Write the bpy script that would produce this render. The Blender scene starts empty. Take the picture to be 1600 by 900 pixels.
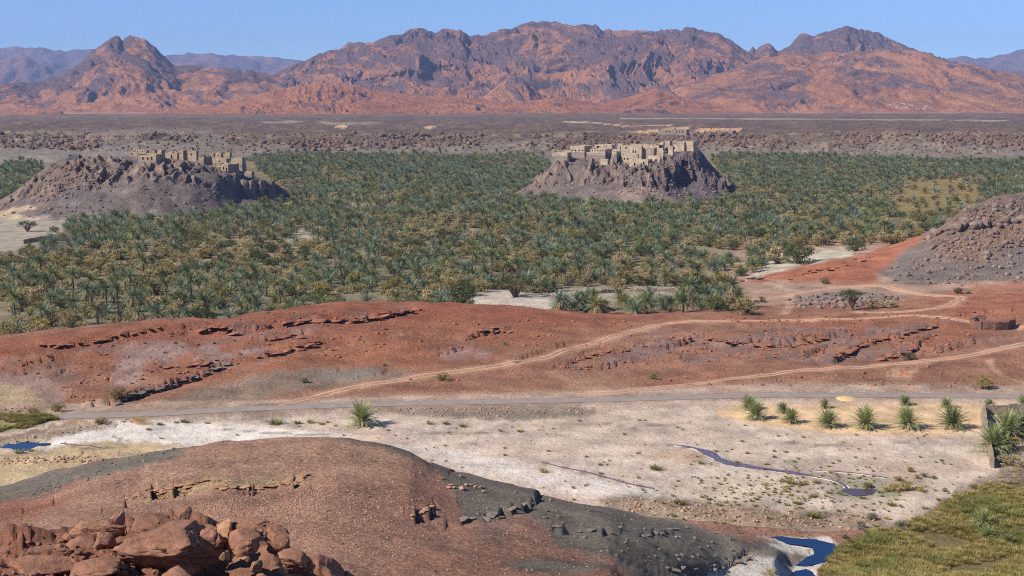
import bpy, math, random
import numpy as np
from mathutils import Vector, Matrix

# ------------------------------------------------------------------ camera
SC = bpy.context.scene
COL = SC.collection
F = 2198.0                       # focal length in pixels of a 1600 px wide frame
TH = math.atan(290 / F)          # pitch: eye level sits 160 px below the top edge
CT, ST = math.cos(TH), math.sin(TH)
CAMZ = 50.0
cam_d = bpy.data.cameras.new('camera')
cam = bpy.data.objects.new('camera', cam_d)
COL.objects.link(cam)
cam_d.sensor_width = 36
cam_d.lens = F / 1600 * 36
cam_d.clip_start = 1
cam_d.clip_end = 60000
cam.location = (0, 0, CAMZ)
cam.rotation_euler = (math.pi / 2 - TH, 0, 0)
SC.camera = cam

# ------------------------------------------------------------------ light
SUN_EL, SUN_AZ = math.radians(39), math.radians(26)      # az: how far behind the camera, from due left
to_sun = Vector((-math.cos(SUN_AZ) * math.cos(SUN_EL), -math.sin(SUN_AZ) * math.cos(SUN_EL), math.sin(SUN_EL)))
sd = bpy.data.lights.new('sun', 'SUN')
sd.energy = 5.0
sd.angle = math.radians(0.5)
sd.color = (1.0, 0.935, 0.83)
sun = bpy.data.objects.new('sun', sd)
COL.objects.link(sun)
sun.rotation_euler = to_sun.to_track_quat('Z', 'Y').to_euler()
world = bpy.data.worlds.new('World')
SC.world = world
world.use_nodes = True
wn = world.node_tree.nodes
wl = world.node_tree.links
wn.clear()
sky = wn.new('ShaderNodeTexSky')
sky.sky_type = 'NISHITA'
sky.sun_disc = False
sky.sun_elevation = SUN_EL
sky.sun_rotation = math.atan2(to_sun.x, to_sun.y)
sky.altitude = 3000
sky.air_density = 0.8
sky.dust_density = 0.0
sky.ozone_density = 7.0
bg = wn.new('ShaderNodeBackground')
bg.inputs['Strength'].default_value = 0.118
wo = wn.new('ShaderNodeOutputWorld')
wl.new(sky.outputs[0], bg.inputs[0])
wl.new(bg.outputs[0], wo.inputs[0])
SC.view_settings.view_transform = 'Standard'
SC.view_settings.look = 'None'
SC.view_settings.exposure = 0.36
SC.view_settings.gamma = 1.0
SC.cycles.max_bounces = 6
SC.cycles.diffuse_bounces = 2
SC.cycles.volume_bounces = 0
SC.cycles.transparent_max_bounces = 8
SC.cycles.filter_width = 1.05
SC.cycles.use_denoising = False

R = random.Random(7)

# ------------------------------------------------------------------ numbers
def P(px, py, Y):
    """world point seen at pixel (px,py) of the 1600x900 frame, at distance Y"""
    v = (450 - py) / F
    t = Y / (CT + v * ST)
    return ((px - 800) / F * t, Y, CAMZ + t * (v * CT - ST))

def Z(px, z, Y):
    t = Y * CT + (CAMZ - z) * ST
    return ((px - 800) / F * t, Y, z)

def project(x, y, z):
    zz = z - CAMZ
    t = y * CT - zz * ST
    v = (y * ST + zz * CT) / t
    return 800 + F * x / t, 450 - F * v

def _h(ix, iy, s):
    n = (ix.astype(np.int64) * 374761393 + iy.astype(np.int64) * 668265263 + s * 974634777) & 0xffffffff
    n = ((n ^ (n >> 13)) * 1274126177) & 0xffffffff
    n = ((n ^ (n >> 15)) * 2246822519) & 0xffffffff
    return ((n ^ (n >> 16)) & 0xffff) / 65535.0

def noise(x, y, s=0):
    xf, yf = np.floor(x), np.floor(y)
    fx, fy = x - xf, y - yf
    r = 0
    out = []
    for dx in (0, 1):
        for dy in (0, 1):
            a = _h(xf + dx, yf + dy, s) * 2 * np.pi
            out.append(np.cos(a) * (fx - dx) + np.sin(a) * (fy - dy))
    wx = fx * fx * fx * (fx * (fx * 6 - 15) + 10)
    wy = fy * fy * fy * (fy * (fy * 6 - 15) + 10)
    a = out[0] + (out[1] - out[0]) * wy
    b = out[2] + (out[3] - out[2]) * wy
    return (a + (b - a) * wx) * 1.5

def fbm(x, y, o=4, s=0, g=0.5):
    r, a, n = 0, 1.0, 0
    for i in range(o):
        r = r + noise(x * 2 ** i + 17.3 * i, y * 2 ** i - 9.1 * i, s + i) * a
        n += a
        a *= g
    return r / n * 1.6

def ridged(x, y, o=4, s=0, g=0.5):
    r, a, n = 0, 1.0, 0
    w = 1.0
    for i in range(o):
        k = 1 - np.abs(noise(x * 2 ** i + 11.7 * i, y * 2 ** i + 5.3 * i, s + i)) * 1.4
        k = np.clip(k, 0, 1) ** 2
        r = r + k * a * w
        w = np.clip(k * 1.6, 0, 1)
        n += a
        a *= g
    return r / n

def cells(x, y, s=0):
    """nearest and second-nearest feature distance, and an id per cell"""
    xf, yf = np.floor(x), np.floor(y)
    d1 = np.full(x.shape, 9.0)
    d2 = np.full(x.shape, 9.0)
    idv = np.zeros(x.shape)
    for dx in (-1, 0, 1):
        for dy in (-1, 0, 1):
            cx, cy = xf + dx, yf + dy
            qx = cx + _h(cx, cy, s) * .9
            qy = cy + _h(cx, cy, s + 31) * .9
            d = np.hypot(x - qx, y - qy)
            m = d < d1
            d2 = np.where(m, d1, np.minimum(d2, d))
            idv = np.where(m, _h(cx, cy, s + 77), idv)
            d1 = np.where(m, d, d1)
    return d1, d2, idv

def sstep(a, b, x):
    t = np.clip((x - a) / (b - a), 0, 1)
    return t * t * (3 - 2 * t)

def lin(c):
    """sRGB 0-255 to linear"""
    return tuple(((v / 255) / 12.92 if v / 255 <= 0.04045 else ((v / 255 + 0.055) / 1.055) ** 2.4) for v in c)

def poly_sd(px, py, poly):
    """signed distance to a polygon, positive inside"""
    inside = np.zeros(px.shape, bool)
    d = np.full(px.shape, 1e9)
    n = len(poly)
    for i in range(n):
        x0, y0 = poly[i]
        x1, y1 = poly[(i + 1) % n]
        c = ((y0 > py) != (y1 > py))
        if y1 != y0:
            inside ^= c & (px < (x1 - x0) * (py - y0) / (y1 - y0) + x0)
        ex, ey = x1 - x0, y1 - y0
        t = np.clip(((px - x0) * ex + (py - y0) * ey) / (ex * ex + ey * ey + 1e-9), 0, 1)
        d = np.minimum(d, np.hypot(px - x0 - t * ex, py - y0 - t * ey))
    return np.where(inside, d, -d)

def line_d(px, py, pts):
    d = np.full(px.shape, 1e9)
    for (x0, y0), (x1, y1) in zip(pts[:-1], pts[1:]):
        ex, ey = x1 - x0, y1 - y0
        t = np.clip(((px - x0) * ex + (py - y0) * ey) / (ex * ex + ey * ey + 1e-9), 0, 1)
        d = np.minimum(d, np.hypot(px - x0 - t * ex, py - y0 - t * ey))
    return d

def line_sd(x, y, pts):
    """signed distance to an open line (positive on its left side) and the place along it, 0..1"""
    d = np.full(x.shape, 1e9)
    sg = np.ones(x.shape)
    al = np.zeros(x.shape)
    n = len(pts) - 1
    for i, ((x0, y0), (x1, y1)) in enumerate(zip(pts[:-1], pts[1:])):
        ex, ey = x1 - x0, y1 - y0
        t = np.clip(((x - x0) * ex + (y - y0) * ey) / (ex * ex + ey * ey + 1e-9), 0, 1)
        q = np.hypot(x - x0 - t * ex, y - y0 - t * ey)
        m = q < d
        d = np.where(m, q, d)
        sg = np.where(m, np.sign(ex * (y - y0) - ey * (x - x0)), sg)
        al = np.where(m, (i + t) / n, al)
    return d * sg, al

# ------------------------------------------------------------------ materials
MATS = {}

class NT:
    def __init__(self, name, rough=0.9, spec=0.2):
        m = bpy.data.materials.new(name)
        m.use_nodes = True
        self.m, self.n, self.l = m, m.node_tree.nodes, m.node_tree.links
        self.b = self.n['Principled BSDF']
        self.b.inputs['Roughness'].default_value = rough
        self.b.inputs['Specular IOR Level'].default_value = spec
        MATS[name] = m

    def node(self, t, **kw):
        q = self.n.new(t)
        for k, v in kw.items():
            if k in q.inputs:
                q.inputs[k].default_value = v
            else:
                setattr(q, k, v)
        return q

    def noise(self, scale, detail=4, rough=0.6, co=None, dist=0.0):
        q = self.node('ShaderNodeTexNoise')
        q.inputs['Scale'].default_value = scale
        q.inputs['Detail'].default_value = detail
        q.inputs['Roughness'].default_value = rough
        q.inputs['Distortion'].default_value = dist
        self.l.new(co or self.pos(), q.inputs['Vector'])
        return q.outputs['Fac']

    def pos(self):
        if not hasattr(self, '_p'):
            self._p = self.node('ShaderNodeNewGeometry').outputs['Position']
        return self._p

    def obj(self):
        if not hasattr(self, '_o'):
            self._o = self.node('ShaderNodeTexCoord').outputs['Object']
        return self._o

    def rng(self, v, a, b, c, d):
        q = self.node('ShaderNodeMapRange')
        for i, k in enumerate((a, b, c, d)):
            q.inputs[i + 1].default_value = k
        self.l.new(v, q.inputs[0])
        return q.outputs[0]

    def mix(self, f, a, b, mode='MIX'):
        q = self.node('ShaderNodeMix', data_type='RGBA', blend_type=mode)
        for s, v in ((q.inputs[0], f), (q.inputs[6], a), (q.inputs[7], b)):
            if isinstance(v, (int, float)):
                s.default_value = v
            elif isinstance(v, tuple):
                s.default_value = (*v, 1) if len(v) == 3 else v
            else:
                self.l.new(v, s)
        return q.outputs[2]

    def math(self, op, a, b=0.0):
        q = self.node('ShaderNodeMath', operation=op)
        for s, v in ((q.inputs[0], a), (q.inputs[1], b)):
            if isinstance(v, (int, float)):
                s.default_value = v
            else:
                self.l.new(v, s)
        return q.outputs[0]

    def scale(self, col, fac):
        """multiply a colour by a number"""
        q = self.node('ShaderNodeVectorMath', operation='SCALE')
        self.l.new(col, q.inputs[0])
        if isinstance(fac, (int, float)):
            q.inputs['Scale'].default_value = fac
        else:
            self.l.new(fac, q.inputs['Scale'])
        return q.outputs[0]

    def attr(self, name):
        return self.node('ShaderNodeAttribute', attribute_name=name)

    def bump(self, h, strength, dist):
        q = self.node('ShaderNodeBump')
        q.inputs['Strength'].default_value = strength
        q.inputs['Distance'].default_value = dist
        self.l.new(h, q.inputs['Height'])
        if getattr(self, '_bp', None):
            self.l.new(self._bp, q.inputs['Normal'])
        self._bp = q.outputs[0]
        self.l.new(self._bp, self.b.inputs['Normal'])

    def color(self, c):
        if isinstance(c, tuple):
            self.b.inputs['Base Color'].default_value = (*c[:3], 1)
        else:
            self.l.new(c, self.b.inputs['Base Color'])

def mat_ground():
    t = NT('ground', 0.95, 0.15)
    col = t.attr('tint').outputs['Color']
    rg = t.attr('grit').outputs['Fac']                       # how stony the surface is
    v = t.math('MULTIPLY', t.rng(t.noise(2.2, 5, 0.7), 0.25, 0.75, -0.62, 0.62), rg)
    w = t.math('MULTIPLY', t.rng(t.noise(0.16, 6, 0.62), 0.3, 0.7, -0.30, 0.30), 1.0)
    x = t.rng(t.noise(0.02, 4, 0.6), 0.3, 0.7, -0.10, 0.10)
    s = t.math('ADD', t.math('ADD', t.math('ADD', v, w), x), 1.0)
    col = t.scale(col, s)
    t.color(col)
    n1 = t.math('MULTIPLY', t.noise(1.3, 9, 0.75), rg)
    t.bump(n1, 1.0, 1.1)
    n2 = t.math('MULTIPLY', t.noise(0.12, 5, 0.6), 1.0)
    t.bump(n2, 0.45, 2.0)
    return t.m

def mat_rock_far(name, rock, sand, scale=0.012, bumpd=14.0):
    """mountain: dark varnished rock where steep, orange sand where gentle"""
    t = NT(name, 0.95, 0.1)
    a = t.attr('crag').outputs['Fac']
    tn = t.attr('tint').outputs['Color']
    n = t.noise(scale * 1.6, 9, 0.75, dist=0.3)
    n2 = t.noise(scale * 7, 8, 0.75)
    k = t.math('ADD', a, t.rng(n, 0.3, 0.7, -0.6, 0.6))
    k = t.math('ADD', k, t.rng(n2, 0.3, 0.7, -0.22, 0.22))
    k = t.rng(k, 0.2, 0.85, 0, 1)
    rockc = t.mix(t.rng(t.noise(scale * 9, 6, 0.75), 0.35, 0.65, 0, 1), tuple(c * 0.62 for c in rock), tuple(c * 1.3 for c in rock))
    sandc = t.mix(t.rng(t.noise(scale * 1.3, 7, 0.7), 0.35, 0.65, 0, 1), tuple(c * q for c, q in zip(sand, (0.74, 0.66, 0.66))), tuple(c * 1.15 for c in sand))
    col = t.mix(k, sandc, rockc)
    col = t.mix(1.0, col, tn, 'MULTIPLY')
    t.color(col)
    t.bump(n2, 0.6, bumpd)
    t.bump(t.noise(scale * 2.2, 8, 0.75), 0.8, bumpd * 2.2)
    return t.m

def mat_basic(name, c1, c2, scale, rough=0.9, spec=0.2, bump=None, space='pos', vary=0.0):
    t = NT(name, rough, spec)
    co = t.pos() if space == 'pos' else t.obj()
    f = t.rng(t.noise(scale, 5, 0.65, co), 0.3, 0.7, 0, 1)
    c = t.mix(f, c1, c2)
    if vary:
        oi = t.node('ShaderNodeObjectInfo').outputs['Random']
        c = t.scale(c, t.rng(oi, 0, 1, 1 - vary, 1 + vary))
    t.color(c)
    if bump:
        t.bump(t.noise(bump[0], 6, 0.7, co), bump[1], bump[2])
    return t.m

def mat_leaf(name, c1, c2, vary=0.3, rough=0.55, spec=0.3):
    """foliage: colour differs from plant to plant and from leaf to leaf"""
    t = NT(name, rough, spec)
    oi = t.node('ShaderNodeObjectInfo').outputs['Random']
    f = t.rng(t.noise(1.7, 3, 0.6, t.obj()), 0.3, 0.7, 0, 1)
    f = t.math('ADD', t.math('MULTIPLY', f, 0.5), t.math('MULTIPLY', oi, 0.5))
    c = t.mix(f, c1, c2)
    o2 = t.math('FRACT', t.math('MULTIPLY', oi, 37.7))
    c = t.scale(c, t.rng(o2, 0, 1, 1 - vary, 1 + vary))
    t.color(c)
    tr = t.node('ShaderNodeBsdfTranslucent')
    t.l.new(c, tr.inputs['Color'])
    mx = t.node('ShaderNodeMixShader')
    mx.inputs[0].default_value = 0.22
    out = t.n['Material Output']
    t.l.new(t.b.outputs[0], mx.inputs[1])
    t.l.new(tr.outputs[0], mx.inputs[2])
    t.l.new(mx.outputs[0], out.inputs['Surface'])
    return t.m

# ------------------------------------------------------------------ object helpers
def tag(o, label=None, cat=None, group=None, kind=None):
    if label: o['label'] = label
    if cat: o['category'] = cat
    if group: o['group'] = group
    if kind: o['kind'] = kind
    return o

def mesh(name, verts, faces, mats, midx=None, smooth=False):
    """faces: list of index tuples or an (n,k) array"""
    me = bpy.data.meshes.new(name)
    if isinstance(faces, np.ndarray):
        n, k = faces.shape
        verts = np.asarray(verts, dtype=np.float32)
        me.vertices.add(len(verts))
        me.vertices.foreach_set('co', verts.ravel())
        me.loops.add(n * k)
        me.loops.foreach_set('vertex_index', faces.astype(np.int32).ravel())
        me.polygons.add(n)
        me.polygons.foreach_set('loop_start', np.arange(0, n * k, k, dtype=np.int32))
        me.update(calc_edges=True)
    else:
        me.from_pydata(verts, [], faces)
    for m in (mats if isinstance(mats, (list, tuple)) else [mats]):
        me.materials.append(m)
    if midx is not None:
        me.polygons.foreach_set('material_index', np.asarray(midx, dtype=np.int32))
    if smooth:
        me.polygons.foreach_set('use_smooth', np.ones(len(me.polygons), bool))
    me.update()
    return me

def ob(name, me, parent=None, loc=None, rot=None, scl=None):
    o = bpy.data.objects.new(name, me)
    COL.objects.link(o)
    if parent: o.parent = parent
    if loc is not None: o.location = loc
    if rot is not None: o.rotation_euler = rot
    if scl is not None: o.scale = scl
    return o

def empty(name, loc=(0, 0, 0), rot=(0, 0, 0), scl=(1, 1, 1)):
    return ob(name, None, None, loc, rot, scl)

def copy_tree(o, parent=None):
    c = o.copy()
    COL.objects.link(c)
    if parent: c.parent = parent
    for ch in o.children:
        copy_tree(ch, c)
    return c

def setattr_f(me, name, arr):
    a = me.attributes.new(name, 'FLOAT', 'POINT')
    a.data.foreach_set('value', np.asarray(arr, dtype=np.float32).ravel())

def setattr_c(me, name, arr):
    a = me.attributes.new(name, 'FLOAT_COLOR', 'POINT')
    q = np.ones((arr.reshape(-1, 3).shape[0], 4), dtype=np.float32)
    q[:, :3] = arr.reshape(-1, 3)
    a.data.foreach_set('color', q.ravel())

# ------------------------------------------------------------------ lofted terrain
class Loft:
    """a terrain sheet whose cross-lines pass through surveyed points; x = u * Y"""
    def __init__(self, lines, us, rows, mode='inv', smooth=3):
        n, c = len(lines), len(us)
        LY = np.zeros((n, c))
        LZ = np.zeros((n, c))
        for i, ln in enumerate(lines):
            pts = np.array(sorted(ln, key=lambda q: q[0] / q[1]))
            u = pts[:, 0] / pts[:, 1]
            LY[i] = np.interp(us, u, pts[:, 1])
            LZ[i] = np.interp(us, u, pts[:, 2])
            if smooth > 1:
                k = np.hanning(smooth * 2 + 3)[1:-1]
                k /= k.sum()
                h = len(k) // 2
                LY[i] = np.convolve(np.pad(LY[i], h, 'edge'), k, 'valid')
                LZ[i] = np.convolve(np.pad(LZ[i], h, 'edge'), k, 'valid')
        # monotone cubic slopes
        dx = np.diff(LY, axis=0)
        dl = np.diff(LZ, axis=0) / dx
        m = np.zeros_like(LZ)
        for i in range(1, n - 1):
            a, b = dl[i - 1], dl[i]
            same = (a * b) > 0
            m[i] = np.where(same, 2 * a * b / np.where(same, a + b, 1), 0)
        m[0], m[-1] = dl[0], dl[-1]
        Ys, Zs, S = [], [], []
        for i in range(n - 1):
            r = rows[i]
            for k in range(r + (1 if i == n - 2 else 0)):
                t = k / r
                if mode == 'inv':
                    Y = 1 / (1 / LY[i] * (1 - t) + 1 / LY[i + 1] * t)
                else:
                    Y = LY[i] * (1 - t) + LY[i + 1] * t
                s = (Y - LY[i]) / dx[i]
                h = dx[i]
                z = ((2 * s**3 - 3 * s**2 + 1) * LZ[i] + (s**3 - 2 * s**2 + s) * h * m[i]
                     + (-2 * s**3 + 3 * s**2) * LZ[i + 1] + (s**3 - s**2) * h * m[i + 1])
                Ys.append(Y); Zs.append(z); S.append(np.full(c, i + t))
        self.us = us
        self.Y, self.Z, self.S = np.array(Ys), np.array(Zs), np.array(S)
        self.X = self.Y * us[None, :]

    def px(self):
        return project(self.X, self.Y, self.Z)

    def build(self, name, mat, smooth=True):
        r, c = self.Y.shape
        v = np.stack([self.X, self.Y, self.Z], -1).reshape(-1, 3)
        i = np.arange(r * c).reshape(r, c)
        f = np.stack([i[:-1, :-1], i[:-1, 1:], i[1:, 1:], i[1:, :-1]], -1).reshape(-1, 4)
        self.me = mesh(name, v, f, mat, smooth=smooth)
        return ob(name, self.me)

    def height(self, x, y):
        u = x / y
        k = (u - self.us[0]) / (self.us[1] - self.us[0])
        k0 = int(max(0, min(len(self.us) - 2, math.floor(k))))
        f = max(0.0, min(1.0, k - k0))
        a = np.interp(y, self.Y[:, k0], self.Z[:, k0])
        b = np.interp(y, self.Y[:, k0 + 1], self.Z[:, k0 + 1])
        return float(a * (1 - f) + b * f)

    def hit(self, px, py, ymin=0, ymax=6000):
        """first point of the sheet seen at a pixel"""
        v = (450 - py) / F
        dx, dy, dz = (px - 800) / F, CT + v * ST, v * CT - ST
        u = dx / dy
        k = int(max(0, min(len(self.us) - 1, round((u - self.us[0]) / (self.us[1] - self.us[0])))))
        Yc, Zc = self.Y[:, k], self.Z[:, k]
        ray = CAMZ + Yc * dz / dy
        under = (ray < Zc) & (Yc > ymin) & (Yc < ymax)
        if not under.any():
            y = 50 * dy / max(-dz, 1e-4)
            return (u * y, y, self.height(u * y, y))
        i = int(np.argmax(under))
        if i > 0 and ray[i - 1] >= Zc[i - 1]:
            a, b = ray[i - 1] - Zc[i - 1], Zc[i] - ray[i]
            t = a / (a + b + 1e-9)
            y = Yc[i - 1] * (1 - t) + Yc[i] * t
        else:
            y = Yc[i]
        return (u * y, y, self.height(u * y, y))
# ------------------------------------------------------------------ the ground sheet
US = np.linspace(-0.53, 0.53, 1080)
def row(kind, *pts):
    """kind P: (px, py, Y)   kind Z: (px, z, Y)"""
    return [P(a, b, c) if kind == 'P' else Z(a, b, c) for a, b, c in pts]

lines = [
    row('Z', (-900, 45.2, 9), (2500, 45.2, 9)),                                                        # 0 below the camera
    row('Z', (-600, 41.4, 23), (0, 41.0, 23), (260, 40.6, 23), (420, 37.5, 23), (560, 36, 23), (2300, 36, 23)),   # 1
    row('P', (-600, 862, 31), (0, 850, 31), (60, 844, 31), (150, 834, 31), (230, 832, 31), (300, 842, 31), (380, 868, 31), (430, 885, 31), (510, 918, 31), (560, 975, 31), (640, 1080, 31), (2300, 1100, 31)),  # 2 outcrop crest
    row('P', (-500, 960, 46), (2200, 960, 46)),                                                        # 3 gully
    row('P', (-500, 915, 88), (300, 912, 88), (950, 915, 90), (1060, 925, 110), (1130, 925, 128), (2000, 925, 132)),   # 4 foot of the picture
    row('P', (-500, 800, 150), (0, 757, 152), (80, 738, 151), (150, 722, 150), (220, 710, 148), (300, 697, 145), (360, 689, 143), (420, 685, 142), (500, 683, 140), (545, 685, 140), (600, 696, 140),
        (640, 704, 140), (655, 714, 140), (700, 735, 141), (740, 745, 142), (800, 757, 143), (850, 771, 144), (900, 785, 144), (950, 793, 144), (1000, 803, 144), (1060, 822, 144), (1100, 835, 144),
        (1150, 848, 145), (1190, 852, 149), (1230, 860, 151)) + row('Z', (1262, .12, 151), (1300, .1, 151), (2200, .2, 151)),    # 5 crest of the brown hill
    row('Z', (-500, 0.3, 172), (0, 0.5, 172), (500, 0.2, 172), (1000, 0.1, 166), (1260, 0.1, 160), (2200, 0.5, 165)),  # 6
    row('Z', (-500, 0.2, 195), (2200, 0.3, 195)),                                                       # 7 wadi
    row('Z', (-500, 0.5, 225), (0, 0.5, 227), (400, 0.6, 230), (800, 0.7, 235), (1200, 0.8, 243), (1600, 0.8, 241), (2200, 0.8, 240)),  # 8 road
    row('P', (-500, 565, 268), (0, 531, 268), (60, 523, 271), (140, 514, 275), (200, 508, 278), (260, 502, 282), (300, 500, 285), (360, 501, 285), (400, 491, 292), (450, 484, 300), (480, 478, 305),
        (520, 475, 309), (600, 473, 312), (650, 473, 314), (700, 476, 315), (780, 479, 316), (850, 485, 315), (900, 490, 314), (980, 494, 314), (1050, 496, 314), (1150, 495, 315),
        (1250, 491, 318), (1350, 487, 320), (1450, 480, 322), (1520, 476, 324), (1600, 470, 326), (2200, 440, 330)),   # 9 red ridge crest
    row('Z', (-500, -0.6, 300), (0, -0.6, 302), (300, -0.5, 315), (600, -0.3, 340), (1000, 0.0, 336), (1150, 0.7, 340), (1300, 1.1, 345), (1600, 2.4, 350), (2200, 3, 350)),   # 10 back foot
    row('Z', (-500, 0, 345), (600, 0, 362), (1050, 0, 365), (1150, 0.5, 366), (1380, 1.5, 364), (1600, 2.4, 366), (2200, 3, 370)),     # 11
    row('P', (-500, 428, 420), (600, 434, 410), (1000, 434, 410), (1120, 433, 411), (1200, 424, 412), (1250, 415, 415), (1320, 402, 420), (1380, 394, 425), (1440, 372, 430), (1470, 358, 434), (1485, 346, 437),
        (1500, 330, 440), (1520, 320, 444), (1545, 311, 448), (1600, 303, 455), (1700, 297, 460), (2200, 290, 470)),   # 12 right hill
    row('Z', (-500, 0, 520), (1100, 0, 520), (1200, 0, 510), (1400, 0, 520), (2200, 1, 560)),           # 13
    row('Z', (-500, 0, 900), (2200, 0, 900)),
    row('Z', (-500, 2.0, 1150), (0, 2.0, 1150), (330, 0, 1240), (500, 0, 1340), (850, 0, 1360), (1150, 0, 1300), (1600, 0, 1300), (2200, 1, 1300)),  # 15 scarp foot
    row('P', (-500, 222, 1400), (0, 222, 1400), (250, 226, 1400), (400, 222, 1430), (700, 221, 1440), (1000, 220, 1440), (1200, 219, 1410), (1600, 219, 1410), (2200, 219, 1410)),   # 16 mid scarp
    row('P', (-500, 218, 1470), (0, 218, 1470), (330, 217, 1480), (850, 217, 1490), (1130, 216, 1480), (1600, 215, 1480), (2200, 215, 1480)),   # 17 top of the talus
    row('P', (-500, 212.5, 1482), (0, 213, 1482), (330, 212, 1492), (850, 211, 1502), (1130, 210.5, 1492), (1600, 209.5, 1492), (2200, 209.5, 1492)),   # 18 top of the low cliff
    row('P', (-500, 204, 1560), (0, 205, 1560), (400, 208, 1560), (850, 208, 1560), (1130, 206, 1540), (1600, 206, 1540), (2200, 206, 1540)),   # 17 rim
    row('P', (-500, 191, 2300), (800, 191, 2300), (2200, 191, 2300)),
    row('P', (-500, 183, 3200), (0, 183.5, 3200), (800, 179, 3500), (1600, 177, 3700), (2200, 177, 3700)),
    row('Z', (-500, 20, 5000), (2200, 20, 5000)),
    row('Z', (-500, 15, 15000), (2200, 15, 15000)),
]
rows = [6, 22, 16, 8, 22, 150, 14, 26, 46, 108, 12, 14, 52, 10, 40, 14, 22, 20, 12, 12, 16, 14, 4, 3][:len(lines) - 1]
G = Loft(lines, US, rows, smooth=6)
X, Y, S = G.X, G.Y, G.S
PX, PY = G.px()                       # where each bit of ground lies in the survey photograph
base_Z = G.Z.copy()

def sec(a, b):                        # 1 inside the cross-lines a..b
    return sstep(a - 0.02, a + 0.04, S) * (1 - sstep(b - 0.04, b + 0.02, S))

wob_x = fbm(X / 5, Y / 7, 4, 900) * (Y / 50) * 0.5
wob_y = fbm(X / 5 + 40, Y / 7, 4, 901) * 0.9
WX = PX + fbm(X / (Y * .012), Y / (Y * .02) + 3 * np.log(Y), 4, 11) * 9
WY = PY + fbm(X / (Y * .012) + 30, 30 * np.log(Y), 4, 12) * 4

def region(poly, fe=3.0, wob=1.0):
    xs, ys = [q[0] for q in poly], [q[1] for q in poly]
    m = fe + 36 * wob
    b = (PX > min(xs) - m) & (PX < max(xs) + m) & (PY > min(ys) - m) & (PY < max(ys) + m)
    out = np.zeros_like(PX)
    ax, ay = PX[b], PY[b]
    out[b] = sstep(-fe, fe, poly_sd(ax + (WX[b] - ax) * wob, ay + (WY[b] - ay) * wob, poly))
    return out

# ---- relief
dz = np.zeros_like(Y)
# general roughness by zone
near = sec(0, 3)
dz += near * (fbm(X / 3.0, Y / 3.0, 5, 1) * 0.40 + (ridged(X / 2.6, Y / 2.6, 4, 2) - .3) * 0.22) * (.3 + .7 * sstep(14, 22, Y))
# stratified knobbly ledges of the near outcrop
st = (Y * 0.8 - X * 0.25) / 1.5 + fbm(X / 1.8, Y / 1.8, 3, 3) * 0.8
dz += near * ((st - np.floor(st)) ** 2) * 0.10
dz -= sec(1, 3) * np.clip(.16 - np.abs(noise(X / .8 + 5, Y / 1.0, 15)), 0, 1) * .7
d1, d2, idc = cells(X / .9 + fbm(X, Y, 2, 5), Y / .8, 4)
dz += sec(1, 3) * ((idc - .5) * .14 * sstep(0, .3, d2 - d1))
# pit in the shade of the big blocks
dz -= near * 2.2 * region([(296, 850), (360, 862), (440, 872), (505, 905), (560, 1000), (330, 1000), (290, 900)], 10, 0.4)

hill = sec(4, 6.0)
gravel = fbm(X / 10, Y / 10, 4, 21) * 0.5
dz += hill * gravel * sstep(3.8, 4.3, S)
wadi = sec(6, 8)
dz += wadi * (fbm(X / 14, Y / 16, 4, 31) * 0.10)
red = sec(8.03, 10)
dz += red * (fbm(X / 30, Y / 34, 4, 41) * 0.6 + fbm(X / 6, Y / 9, 2, 42) * 0.18)
mid = sec(10, 13)
dz += mid * (fbm(X / 20, Y / 28, 3, 51) * 0.5)
rhill = region([(1395, 408), (1450, 368), (1490, 335), (1530, 312), (1620, 295), (2300, 270), (2300, 450), (1600, 440), (1480, 452), (1400, 440), (1370, 425)], 6) * sec(11.1, 13)
d1, d2, idc = cells(X / 4.5 + fbm(X / 9, Y / 9, 2, 61), Y / 9.5, 60)
rocky = region([(1440, 375), (1490, 335), (1530, 312), (1620, 295), (2300, 270), (2300, 395), (1600, 380), (1520, 408), (1470, 405)], 6) * sec(11.1, 13)
dz += rocky * ((idc - .4) * 0.9 * sstep(0.02, 0.25, d2 - d1) + fbm(X / 9, Y / 14, 3, 62) * 0.9)
dz += rhill * fbm(X / 10, Y / 14, 3, 63) * 0.4

# scarp of the lava plateau: boulder tiers
scarp = sec(14.2, 20.3)
tier = sstep(15.0, 15.6, S) * (1 - sstep(18.4, 19.4, S))
breakn = sstep(-0.25, 0.25, fbm(X / 160, Y / 400, 3, 70))
d1, d2, idc = cells(X / 7 + fbm(X / 20, Y / 20, 2, 72), Y / 20, 71)
idt = idc
dz += tier * ((idc - .35) * 4.0 * sstep(0.0, .3, d2 - d1)) * (0.2 + 0.8 * breakn)
dz += scarp * (fbm(X / 60, Y / 90, 4, 73) * 2.5)
rimw = np.exp(-((S - 17.7) / 0.5) ** 2)
dz += rimw * (ridged(X / 40, Y / 160, 4, 74) - .35) * 6.0 * sstep(-.2, .3, fbm(X / 220, Y / 500, 3, 75) + .1)
plat = sec(19, 22)
dz += plat * fbm(X / 120, Y / 220, 5, 76) * 1.6

# ---- ledges: lines in the photograph laid on the ground; step height (m); carved on the lower right side
def w(px, py, ymin, ymax):
    smax = 8.92 if (ymin >= 225 and ymax < 336) else 99
    k = int(round(((px - 800) / F / (CT + (450 - py) / F * ST) - US[0]) / (US[1] - US[0])))
    k = max(0, min(len(US) - 1, k))
    Yc, pyc = Y[:, k], PY[:, k]
    m = (Yc > ymin) & (Yc < ymax) & (S[:, k] < smax)
    i = np.where(m)[0]
    j = i[np.argmin(np.abs(pyc[i] - py))]
    return (X[j, k], Y[j, k])

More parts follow.
